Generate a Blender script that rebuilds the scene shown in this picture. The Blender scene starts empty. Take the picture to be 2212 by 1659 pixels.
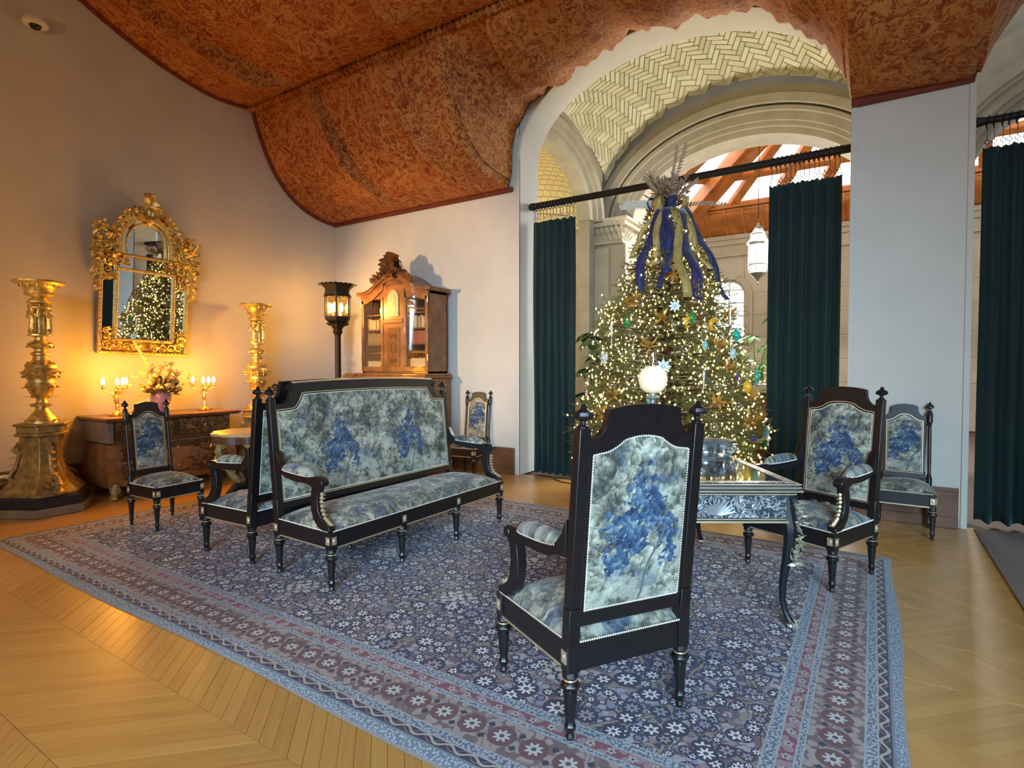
import bpy, bmesh, math, random
import numpy as np
from mathutils import Vector, Matrix
R = random.Random(7)
PI = math.pi
sc = bpy.context.scene
COL = sc.collection

# ------------------------------------------------------------------ camera, world, main daylight, exposure
cam = bpy.data.cameras.new('camera'); cam.lens = 19.774; cam.sensor_width = 36; cam.clip_end = 200
co = bpy.data.objects.new('camera', cam); COL.objects.link(co)
co.location = (7.652, -6.428, 1.45)
co.rotation_euler = (PI/2 - math.radians(1.6265), 0, math.radians(32.666))
sc.camera = co
sc.view_settings.view_transform = 'Standard'; sc.view_settings.look = 'None'
sc.view_settings.gamma = 1; sc.view_settings.use_curve_mapping = False
sc.view_settings.exposure = 0.0
cy = sc.cycles; cy.max_bounces = 6; cy.diffuse_bounces = 3; cy.glossy_bounces = 3; cy.transmission_bounces = 4; cy.transparent_max_bounces = 8; cy.caustics_reflective = False; cy.caustics_refractive = False
w = bpy.data.worlds.new('sky'); sc.world = w; w.use_nodes = True
bg = w.node_tree.nodes['Background']; bg.inputs[0].default_value = (0.80, 0.90, 1, 1); bg.inputs[1].default_value = 0.9

def area(name, loc, target, sx, sy, power, color):
    l = bpy.data.lights.new(name, 'AREA'); l.shape = 'RECTANGLE'; l.size = sx; l.size_y = sy
    l.energy = power; l.color = color
    o = bpy.data.objects.new(name, l); COL.objects.link(o); o.location = loc
    o.rotation_euler = (Vector(target) - Vector(loc)).to_track_quat('-Z', 'Y').to_euler()
    return o
def point(name, loc, power, color, r=0.05):
    l = bpy.data.lights.new(name, 'POINT'); l.energy = power; l.color = color; l.shadow_soft_size = r
    o = bpy.data.objects.new(name, l); COL.objects.link(o); o.location = loc
    return o
# tall windows of the salon behind the camera, and the sky over the glass roofed hall beyond the arch
wd = area('window_daylight', (10.9, -11.85, 3.2), (6.0, -2.8, 0.2), 4.4, 4.2, 225, (0.50, 0.77, 1.0)); wd.data.spread = math.radians(54)
point('salon_warm_fill', (3.9, -8.3, 2.8), 150, (1, .56, .16), .25)                # unseen warm fill added behind the camera to brighten the left floor
sp = bpy.data.lights.new('wall_spotlight', 'SPOT'); sp.energy = 2000; sp.color = (1, .67, .35); sp.spot_size = math.radians(31); sp.spot_blend = .7; sp.shadow_soft_size = .12
spo = bpy.data.objects.new('wall_spotlight', sp); COL.objects.link(spo); spo.location = (1.3, -9.0, 2.3)      # the room's lamp behind the camera that throws the bookcase's shadow
spo.rotation_euler = (Vector((2.1, 0, 2.2))-Vector((1.3, -9.0, 2.3))).to_track_quat('-Z', 'Y').to_euler()
area('hall_daylight', (6.6, 7.0, 5.6), (6.0, 0.6, 0.0), 5.0, 4.0, 1200, (1.0, 0.95, 0.88))

# ------------------------------------------------------------------ node helper
class S:
    def __init__(s, g, k): s.g = g; s.k = k
    def __add__(s, o): return s.g.m('ADD', s, o)
    def __radd__(s, o): return s.g.m('ADD', s, o)
    def __sub__(s, o): return s.g.m('SUBTRACT', s, o)
    def __rsub__(s, o): return s.g.m('SUBTRACT', o, s)
    def __mul__(s, o): return s.g.m('MULTIPLY', s, o)
    def __rmul__(s, o): return s.g.m('MULTIPLY', s, o)
    def __truediv__(s, o): return s.g.m('DIVIDE', s, o)
class G:
    def __init__(s, name):
        s.mat = bpy.data.materials.new(name); s.mat.use_nodes = True
        s.nt = s.mat.node_tree; s.nt.nodes.clear()
        s.out = s.nt.nodes.new('ShaderNodeOutputMaterial'); s.b = s.nt.nodes.new('ShaderNodeBsdfPrincipled')
        s.nt.links.new(s.b.outputs[0], s.out.inputs[0])
        s.tc = s.nt.nodes.new('ShaderNodeTexCoord')
    def put(s, inp, v):
        if isinstance(v, S): s.nt.links.new(v.k, inp)
        elif isinstance(v, (tuple, list)) and len(v) == 3 and inp.type == 'RGBA': inp.default_value = (*v, 1)
        else: inp.default_value = v
    def m(s, op, a, b=0.0, c=None, clamp=False):
        n = s.nt.nodes.new('ShaderNodeMath'); n.operation = op; n.use_clamp = clamp
        s.put(n.inputs[0], a); s.put(n.inputs[1], b)
        if c is not None: s.put(n.inputs[2], c)
        return S(s, n.outputs[0])
    def uv(s): return S(s, s.tc.outputs['UV'])
    def obj(s): return S(s, s.tc.outputs['Object'])
    def sep(s, v):
        n = s.nt.nodes.new('ShaderNodeSeparateXYZ'); s.put(n.inputs[0], v); return [S(s, o) for o in n.outputs]
    def comb(s, x, y, z=0.0):
        n = s.nt.nodes.new('ShaderNodeCombineXYZ')
        for i, q in enumerate((x, y, z)): s.put(n.inputs[i], q)
        return S(s, n.outputs[0])
    def noise(s, v, scale, detail=3, rough=.55, dist=0, color=False):
        n = s.nt.nodes.new('ShaderNodeTexNoise'); s.put(n.inputs['Vector'], v)
        n.inputs['Scale'].default_value = scale; n.inputs['Detail'].default_value = detail
        n.inputs['Roughness'].default_value = rough; n.inputs['Distortion'].default_value = dist
        return S(s, n.outputs[1 if color else 0])
    def vor(s, v, scale, feature='F1', rand=1.0, dims='2D'):
        n = s.nt.nodes.new('ShaderNodeTexVoronoi'); n.voronoi_dimensions = dims; n.feature = feature
        s.put(n.inputs['Vector'], v); n.inputs['Scale'].default_value = scale
        n.inputs['Randomness'].default_value = rand
        return {o.name: S(s, o) for o in n.outputs}
    def mix(s, f, a, b):
        n = s.nt.nodes.new('ShaderNodeMix'); n.data_type = 'RGBA'
        s.put(n.inputs[0], f); s.put(n.inputs[6], a); s.put(n.inputs[7], b); return S(s, n.outputs[2])
    def sm(s, v, a, b, lo=0.0, hi=1.0):
        n = s.nt.nodes.new('ShaderNodeMapRange'); n.interpolation_type = 'SMOOTHSTEP'
        s.put(n.inputs[0], v)
        for i, q in enumerate((a, b, lo, hi)): s.put(n.inputs[i+1], q)
        return S(s, n.outputs[0])
    def ramp(s, f, stops):
        n = s.nt.nodes.new('ShaderNodeValToRGB'); s.put(n.inputs[0], f); e = n.color_ramp.elements
        while len(e) < len(stops): e.new(1)
        for q, (p, c) in zip(e, stops): q.position = p; q.color = (*c, 1)
        return S(s, n.outputs[0])
    def vadd(s, a, b, k=1.0):
        n = s.nt.nodes.new('ShaderNodeVectorMath'); n.operation = 'MULTIPLY_ADD'
        s.put(n.inputs[0], b); n.inputs[1].default_value = (k, k, k); s.put(n.inputs[2], a); return S(s, n.outputs[0])
    def vsub(s, a, b):
        n = s.nt.nodes.new('ShaderNodeVectorMath'); n.operation = 'SUBTRACT'
        s.put(n.inputs[0], a); s.put(n.inputs[1], b); return S(s, n.outputs[0])
    def bump(s, h, strength=.3, dist=.01):
        n = s.nt.nodes.new('ShaderNodeBump'); n.inputs['Strength'].default_value = strength
        n.inputs['Distance'].default_value = dist; s.put(n.inputs['Height'], h)
        s.nt.links.new(n.outputs[0], s.b.inputs['Normal'])
    def fin(s, col, rough=.5, metal=0.0, **kw):
        s.put(s.b.inputs['Base Color'], col); s.put(s.b.inputs['Roughness'], rough); s.put(s.b.inputs['Metallic'], metal)
        for k, v in kw.items(): s.put(s.b.inputs[k.replace('_', ' ')], v)
        return s.mat
def simple(name, c, rough=.5, metal=0.0, var=.25, scale=9, bump=0.0, bscale=60, **kw):
    g = G(name); v = g.obj(); n = g.noise(v, scale, 4)
    d = tuple(max(0, q*(1-var)) for q in c); l = tuple(min(1, q*(1+var)) for q in c)
    if bump: g.bump(g.noise(v, bscale, 3), bump, .004)
    return g.fin(g.ramp(n, [(.3, d), (.7, l)]), rough, metal, **kw)
def emit(name, c, st, base=(0.9, 0.9, 0.9)):
    g = G(name); return g.fin(base, .4, 0, Emission_Color=c, Emission_Strength=st)
def glass(name, tint=(1, 1, 1), mixf=.12, rough=.03):
    g = G(name); nt = g.nt
    t = nt.nodes.new('ShaderNodeBsdfTransparent'); t.inputs[0].default_value = (*tint, 1)
    gl = nt.nodes.new('ShaderNodeBsdfGlossy'); gl.inputs['Roughness'].default_value = rough
    mx = nt.nodes.new('ShaderNodeMixShader'); lw = nt.nodes.new('ShaderNodeLayerWeight'); lw.inputs[0].default_value = .35
    f = g.m('ADD', S(g, lw.outputs['Facing'])*.45, mixf, clamp=True)
    nt.links.new(f.k, mx.inputs[0]); nt.links.new(t.outputs[0], mx.inputs[1]); nt.links.new(gl.outputs[0], mx.inputs[2])
    nt.links.new(mx.outputs[0], g.out.inputs[0]); return g.mat
M = {}
M['ebony'] = simple('ebony_wood', (.0075, .006, .007), .38, var=.3, scale=20, Coat_Weight=.12, Coat_Roughness=.25)
M['gilt'] = simple('gilt_carving', (.80, .59, .23), .36, .85, .35, 30, .5, 120)
M['dullgilt'] = simple('worn_gilt_carving', (.42, .30, .12), .45, .6, .45, 14, .5, 90)
M['brass'] = simple('bright_brass', (.80, .66, .42), .3, .7, .1)
M['nail'] = simple('brass_nail', (.86, .80, .66), .28, .55, .08)
M['mahogany'] = simple('carved_walnut', (.17, .068, .026), .35, 0, .4, 7, .15, 60, Coat_Weight=.2)
M['walnut'] = simple('walnut_panel', (.24, .10, .035), .35, 0, .45, 6, .1, 50, Coat_Weight=.2)
M['iron'] = simple('dark_wrought_iron', (.022, .017, .014), .5, .4, .3, 25, .3, 150)
M['plaster'] = simple('wall_plaster', (.61, .575, .515), .85, 0, .04, 2.2, .05, 30)
M['stone'] = simple('limestone', (.38, .335, .26), .85, 0, .12, 3, .25, 40)
M['hallstone'] = simple('pale_limestone', (.50, .44, .33), .85, 0, .12, 2, .2, 30)
M['tile'] = None
M['timber'] = simple('varnished_orange_timber', (.50, .17, .035), .4, 0, .3, 3, .1, 30)
M['mirror'] = simple('silvered_glass', (.78, .80, .80), .015, 1, .01)
M['iris'] = simple('lilac_glaze', (.34, .22, .42), .2, 0, .12, 5, Coat_Weight=.5)
M['steel'] = simple('pewter', (.42, .44, .42), .35, .7, .4, 18, .4, 60)
M['cream'] = simple('cream_paper', (.72, .60, .38), .7, 0, .2, 20)
M['whitemarble'] = simple('white_marble', (.80, .82, .88), .25, 0, .08, 4)
M['brownwood'] = simple('dark_brown_wood', (.10, .05, .025), .4, 0, .35, 6, .1, 60)
M['skirt'] = simple('skirting_wood', (.165, .068, .03), .4, 0, .3, 4, .1, 40)
M['white'] = simple('white_plastic', (.78, .75, .68), .4, 0, .04)
M['black'] = simple('black_plastic', (.01, .01, .01), .25, 0, .1)
M['glass'] = glass('clear_glass', (1, 1, 1), .02)
M['crystal'] = glass('crystal_glass', (.92, .96, .96), .28, .05)
M['warmglass'] = glass('amber_lamp_glass', (1, .82, .5), .05)
M['bulb'] = emit('candle_bulb', (1, .62, .22), 22)
M['fairy'] = emit('fairy_light', (1, .69, .20), 15)
M['skylight'] = emit('skylight_pane', (1, .98, .95), 5)
M['winpane'] = emit('bright_window_pane', (.95, .98, 1), 2.6)
M['lanternpane'] = emit('lit_lantern_pane', (1, .82, .55), 2.4)
M['velvet'] = None

# ------------------------------------------------------------------ mesh helper
class MB:
    def __init__(s): s.v = []; s.f = []; s.u = []
    def add(s, vs, fs, us=None):
        b = len(s.v); s.v.extend([tuple(q) for q in vs]); s.f.extend([tuple(b+i for i in f) for f in fs])
        s.u.extend(us if us is not None else [(0, 0)]*len(vs)); return s
    def box(s, x0, y0, z0, x1, y1, z1):
        return s.add([(x0,y0,z0),(x1,y0,z0),(x1,y1,z0),(x0,y1,z0),(x0,y0,z1),(x1,y0,z1),(x1,y1,z1),(x0,y1,z1)],
                     [(0,3,2,1),(4,5,6,7),(0,1,5,4),(1,2,6,5),(2,3,7,6),(3,0,4,7)])
    def beam(s, p, q, z0, z1, th):
        p = Vector(p); q = Vector(q); d = (q-p).normalized(); n = Vector((-d.y, d.x))*th/2
        a = [p+n, p-n, q-n, q+n]
        return s.add([(*c, z0) for c in a]+[(*c, z1) for c in a], [(0,3,2,1),(4,5,6,7),(0,1,5,4),(1,2,6,5),(2,3,7,6),(3,0,4,7)])
    def lathe(s, prof, n=16, c=(0,0,0), sx=1, sy=1, ph=0.0, flute=0):
        vs = []; fs = []
        for r, z in prof:
            for i in range(n):
                a = ph+2*PI*i/n; rr = r*(1+flute*(i % 2)); vs.append((c[0]+rr*math.cos(a)*sx, c[1]+rr*math.sin(a)*sy, c[2]+z))
        for k in range(len(prof)-1):
            for i in range(n):
                j = (i+1) % n; fs.append((k*n+i, k*n+j, (k+1)*n+j, (k+1)*n+i))
        fs.append(tuple(range(n-1, -1, -1))); fs.append(tuple((len(prof)-1)*n+i for i in range(n)))
        return s.add(vs, fs)
    def ball(s, c, r, n=10, k=6):
        if not isinstance(r, (tuple, list)): r = (r, r, r)
        vs = [(c[0], c[1], c[2]-r[2])]; fs = []
        for j in range(1, k):
            t = PI*j/k-PI/2
            for i in range(n):
                a = 2*PI*i/n; vs.append((c[0]+r[0]*math.cos(t)*math.cos(a), c[1]+r[1]*math.cos(t)*math.sin(a), c[2]+r[2]*math.sin(t)))
        vs.append((c[0], c[1], c[2]+r[2])); L = len(vs)-1
        for i in range(n):
            fs.append((0, 1+(i+1) % n, 1+i)); fs.append((L, L-n+i, L-n+(i+1) % n))
        for j in range(k-2):
            for i in range(n):
                a = 1+j*n; fs.append((a+i, a+(i+1) % n, a+n+(i+1) % n, a+n+i))
        return s.add(vs, fs)
    def tube(s, pts, r, n=8, closed=False):
        P = [Vector(p) for p in pts]; m = len(P)
        rs = r if isinstance(r, (list, tuple)) else [r]*m
        vs = []; fs = []; up = None
        for i in range(m):
            a = P[(i-1) % m] if (closed or i > 0) else P[i]; b = P[(i+1) % m] if (closed or i < m-1) else P[i]
            t = (b-a).normalized() if (b-a).length > 1e-9 else Vector((0,0,1))
            if up is None: up = Vector((0,0,1)) if abs(t.z) < .9 else Vector((1,0,0))
            x = up.cross(t)
            if x.length < 1e-6: x = Vector((1,0,0)).cross(t)
            x.normalize(); y = t.cross(x); up = y
            for k in range(n):
                q = 2*PI*k/n; vs.append(P[i]+(x*math.cos(q)+y*math.sin(q))*rs[i])
        for i in range(m if closed else m-1):
            j = (i+1) % m
            for k in range(n): fs.append((i*n+k, i*n+(k+1) % n, j*n+(k+1) % n, j*n+k))
        if not closed: fs.append(tuple(range(n-1,-1,-1))); fs.append(tuple((m-1)*n+k for k in range(n)))
        return s.add(vs, fs)
    def prism(s, poly, d0, d1, ax='x'):
        mp = {'x': lambda a, b, d: (d, a, b), 'y': lambda a, b, d: (a, d, b), 'z': lambda a, b, d: (a, b, d)}[ax]
        n = len(poly); vs = [mp(a, b, d0) for a, b in poly]+[mp(a, b, d1) for a, b in poly]
        fs = [tuple(range(n-1,-1,-1)), tuple(range(n, 2*n))]+[(i, (i+1) % n, n+(i+1) % n, n+i) for i in range(n)]
        return s.add(vs, fs)
    def ring(s, outer, inner, d0, d1, ax='x', closed=True):
        mp = {'x': lambda a, b, d: (d, a, b), 'y': lambda a, b, d: (a, d, b), 'z': lambda a, b, d: (a, b, d)}[ax]
        n = len(outer); vs = []
        for L, d in ((outer, d0), (inner, d0), (outer, d1), (inner, d1)): vs += [mp(a, b, d) for a, b in L]
        fs = []
        for i in range(n if closed else n-1):
            j = (i+1) % n
            fs += [(i, j, n+j, n+i), (2*n+i, 3*n+i, 3*n+j, 2*n+j), (i, 2*n+i, 2*n+j, j), (n+i, n+j, 3*n+j, 3*n+i)]
        if not closed: fs += [(0, n, 3*n, 2*n), (n-1, 3*n-1, 4*n-1, 2*n-1)]
        return s.add(vs, fs)
    def slab(s, cols, d0, d1, ax='x'):   # cols (a, b0, b1): a strip with thickness
        return s.ring([(a, q) for a, p, q in cols], [(a, p) for a, p, q in cols], d0, d1, ax, False)
    def grid(s, fn, nu, nv, uvfn=None, flip=False):
        vs = []; us = []; fs = []
        for j in range(nv+1):
            for i in range(nu+1):
                a = i/nu; b = j/nv; p = fn(a, b); vs.append(p)
                us.append(uvfn(a, b, p) if uvfn else (a, b))
        for j in range(nv):
            for i in range(nu):
                a = j*(nu+1)+i; q = (a, a+1, a+nu+2, a+nu+1); fs.append(q[::-1] if flip else q)
        return s.add(vs, fs, us)
    def leaf(s, base, d, nrm, L, W, curl=.3, n=4, fold=.15):
        d = Vector(d).normalized(); nrm = Vector(nrm); x = d.cross(nrm)
        if x.length < 1e-4: x = d.orthogonal()
        x.normalize(); nrm = x.cross(d); base = Vector(base); vs = []; fs = []
        for i in range(n+1):
            t = i/n; wd = W*.5*math.sin(PI*min(1, t*.94+.06))**.8*(1.25-.5*t); c = base+d*(L*t)+nrm*(curl*L*t*t)
            vs += [c-x*wd+nrm*fold*wd, c, c+x*wd+nrm*fold*wd]
        for i in range(n):
            a = i*3; fs += [(a, a+1, a+4, a+3), (a+1, a+2, a+5, a+4)]
        return s.add(vs, fs)
    def scroll(s, c, r, ax0, ax1, turns=1.4, tr=.012, ph=0.0, n=22, sgn=1):
        c = Vector(c); ax0 = Vector(ax0); ax1 = Vector(ax1); pts = []; rs = []
        for i in range(n+1):
            t = i/n; a = ph+sgn*turns*2*PI*t; q = r*(1-.85*t); pts.append(c+ax0*(q*math.cos(a))+ax1*(q*math.sin(a))); rs.append(tr*(1-.5*t))
        s.tube(pts, rs, 6); return s.ball(pts[-1], tr*1.1, 6, 4)
    def warp(s, fn, start=0):
        s.v[start:] = [tuple(fn(*p)) for p in s.v[start:]]; return s
    def build(s, name, mat, parent=None, smooth=35, bevel=0.0, kind=None, shell=0.0):
        me = bpy.data.meshes.new(name); me.from_pydata(s.v, [], s.f)
        if len(s.f) < 60000 and not shell:
            bm = bmesh.new(); bm.from_mesh(me); bmesh.ops.recalc_face_normals(bm, faces=bm.faces); bm.to_mesh(me); bm.free()
        if any(a or b for a, b in s.u):
            ul = me.uv_layers.new(name='UVMap'); li = np.empty(len(me.loops), np.int32); me.loops.foreach_get('vertex_index', li)
            ul.data.foreach_set('uv', np.array(s.u, np.float32)[li].ravel())
        if smooth:
            me.shade_smooth(); me.set_sharp_from_angle(angle=math.radians(smooth))
        if isinstance(mat, str): mat = M[mat]
        me.materials.append(mat)
        o = bpy.data.objects.new(name, me); COL.objects.link(o)
        if parent is not None: o.parent = parent
        if bevel:
            b = o.modifiers.new('bevel', 'BEVEL'); b.width = bevel; b.segments = 2; b.limit_method = 'ANGLE'; b.angle_limit = .7
        if shell:
            b = o.modifiers.new('shell', 'SOLIDIFY'); b.thickness = shell; b.offset = 0
        if kind: o['kind'] = kind
        return o
def tag(o, label, cat, group=None):
    o['label'] = label; o['category'] = cat
    if group: o['group'] = group
    return o
def thing(name, label, cat, loc=(0,0,0), rz=0.0, group=None):
    o = bpy.data.objects.new(name, None); COL.objects.link(o); o.location = loc; o.rotation_euler = (0, 0, rz)
    o.empty_display_size = .1
    return tag(o, label, cat, group)
def struct(o): o['kind'] = 'structure'; return o
def copy_tree(o, parent=None):
    c = o.copy(); COL.objects.link(c)
    if parent is not None: c.parent = parent
    for ch in list(o.children): copy_tree(ch, c)
    return c
def dup(o, loc, rz, label, group=None):
    c = copy_tree(o); c.location = loc; c.rotation_euler = (0, 0, rz); c['label'] = label
    if group: c['group'] = group
    return c
# ------------------------------------------------------------------ patterned materials
def tapestry():
    g = G('verdure_tapestry'); U, V, _ = g.sep(g.uv())
    du = (g.m('FRACT', U)-.5)*.77
    has = g.m('MULTIPLY', g.m('GREATER_THAN', U, 0.0), g.m('LESS_THAN', U, 2.0))
    p = g.comb(U*.77, V)
    wn = g.noise(p, 16, 3, .6, color=True); pw = g.vadd(g.vadd(p, g.vsub(wn, (.5, .5, .5)), .045), g.vsub(g.noise(p, 55, 2, .5, color=True), (.5, .5, .5)), .009)
    a, b, _ = g.sep(pw)
    dirm = g.m('GREATER_THAN', g.noise(p, 7, 1), .5)
    def leaves(rot, sc, off):
        ca, sa = math.cos(rot), math.sin(rot); u_ = (a*ca+b*sa)*.52+off; v_ = b*ca-a*sa
        q = g.comb(u_, v_); l = g.vor(q, sc); q1, q2, _ = g.sep(g.vsub(q, l['Position']))
        c = g.sep(l['Color']); return l['Distance'], c[0], q1*sc, q2*sc, q
    def tone(rot, off):
        d1, c1_, x1, y1, _ = leaves(rot, 30, off); d2, c2_, x2, y2, _ = leaves(rot+.5, 62, off+3)
        return (c1_-.5)*.22+(c2_-.5)*.14+x1*.30+x2*.20-y1*.10-d1*.12, c1_
    ta, ca_ = tone(.75, 0.0); tb_, cb_ = tone(2.2, 5.0)
    leaf_t = g.m('ADD', g.m('MULTIPLY', dirm, ta), g.m('MULTIPLY', 1.0-dirm, tb_)); c1 = ca_
    low = g.noise(p, 6.5, 3, .55)
    t = .52+(low-.5)*1.75+leaf_t
    base = g.ramp(t, [(.16, (.040, .044, .040)), (.36, (.115, .118, .092)), (.54, (.235, .235, .175)), (.72, (.40, .40, .315)), (.92, (.60, .60, .49))])
    sky = g.sm(g.noise(p, 8, 3, .6)-(V-.80)*.25, .52, .60); base = g.mix(sky*.6, base, g.ramp(g.noise(p, 60, 2), [(.3, (.40, .40, .33)), (.7, (.52, .53, .44))]))
    # trees: a blue crown of small leaves on a thin bent trunk
    wn2 = g.noise(p, 11, 4, .65, color=True); w0, w1, _ = g.sep(wn2)
    x = du+(w0-.5)*.15; y = V+(w1-.5)*.15
    best = None
    for cx, cy, rx, ry in ((.01, .945, .085, .12), (-.055, .80, .12, .115), (.135, .785, .055, .10), (.05, .86, .08, .08), (-.085, .70, .075, .06), (.15, .69, .045, .06)):
        d = g.m('ADD', g.m('POWER', g.m('ABSOLUTE', (x-cx)*(1/rx)), 2.0), g.m('POWER', g.m('ABSOLUTE', (y-cy)*(1/ry)), 2.0))
        best = d if best is None else g.m('MINIMUM', best, d)
    d3, c3, x3, y3, _ = leaves(.75, 58, 9.0)
    gap = g.sm(g.noise(p, 28, 3), .50, .58); edge = best+c3*.75+gap*.6-x3*.25
    mask = g.m('MULTIPLY', g.sm(edge, 1.35, 1.15), has)
    bt = c3*.22+g.noise(p, 15, 2)*.95+x3*.26-.08
    blue = g.ramp(bt, [(.18, (.006, .013, .036)), (.40, (.015, .042, .105)), (.60, (.050, .105, .190)), (.88, (.24, .33, .38))])
    # blue patches in the plain leafage (seats, arms)
    nb = g.noise(p, 6, 3, .6); sm = g.m('MULTIPLY', g.sm(nb+c1*.1, .60, .68), g.m('GREATER_THAN', U, 3.0))
    base = g.mix(sm, base, g.mix(.35, blue, base))
    nb2 = g.noise(p, 7.5, 2, .6, .4); base = g.mix(g.m('MULTIPLY', g.sm(nb2+c1*.12, .62, .68), .75), base, g.mix(.4, blue, base))
    col = g.mix(mask, base, blue)
    tx = g.m('ABSOLUTE', du-(V-.50)*.35+g.m('SINE', V*22)*.012-.005+(w0-.5)*.02)
    tr = g.m('MULTIPLY', g.m('MULTIPLY', g.sm(tx, .007, .004), has), g.m('MULTIPLY', g.sm(V, .50, .53), g.sm(V, .84, .80)))
    col = g.mix(tr, col, (.10, .11, .12))
    g.bump(g.noise(p, 420, 2)+leaf_t, .25, .002)
    return g.fin(col, .8, 0, Sheen_Weight=.15)
M['tapestry'] = tapestry()

def damask():
    g = G('red_damask'); p = g.obj()
    wn = g.noise(p, 5.5, 2, .5, color=True); pw = g.vadd(p, g.vsub(wn, (.5, .5, .5)), .30)
    v = g.vor(pw, 5.5, 'DISTANCE_TO_EDGE', dims='3D'); f = g.vor(pw, 7.5, dims='3D'); c = g.sep(f['Color'])[0]
    n = g.noise(pw, 17, 2, .5, 1.2)
    sw = g.m('SINE', f['Distance']*46+c*6)
    mot = g.m('MAXIMUM', g.sm(n+sw*.07, .50, .55), g.sm(v['Distance'], .06, .035)*.9)
    mot = g.m('MULTIPLY', mot, g.sm(n+c*.25, .42, .52))
    base = g.ramp(g.noise(p, 2.2, 2), [(.3, (.27, .050, .007)), (.7, (.42, .100, .009))])
    gold = g.ramp(g.noise(p, 3, 2), [(.3, (.48, .19, .045)), (.7, (.62, .28, .075))])
    dk = g.sm(n, .40, .33)
    col = g.mix(mot, base, gold); col = g.mix(dk*.55, col, (.10, .015, .008))
    m = g.fin(col, .8, 0)
    t = g.nt.nodes.new('ShaderNodeBsdfTranslucent'); g.put(t.inputs[0], col)
    mx = g.nt.nodes.new('ShaderNodeMixShader'); mx.inputs[0].default_value = .10
    g.nt.links.new(g.b.outputs[0], mx.inputs[1]); g.nt.links.new(t.outputs[0], mx.inputs[2]); g.nt.links.new(mx.outputs[0], g.out.inputs[0])
    g.bump(mot, .2, .004)
    return m
M['damask'] = damask()
M['redband'] = simple('dark_red_edging', (.16, .026, .012), .8, 0, .3, 15)

def velvet():
    g = G('dark_green_velvet'); v = g.obj(); n = g.noise(v, 3, 3)
    return g.fin(g.ramp(n, [(.3, (.003, .013, .013)), (.7, (.006, .022, .021))]), .8, 0, Sheen_Weight=.22, Sheen_Tint=(.15, .4, .38, 1))
M['velvet'] = velvet()

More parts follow.
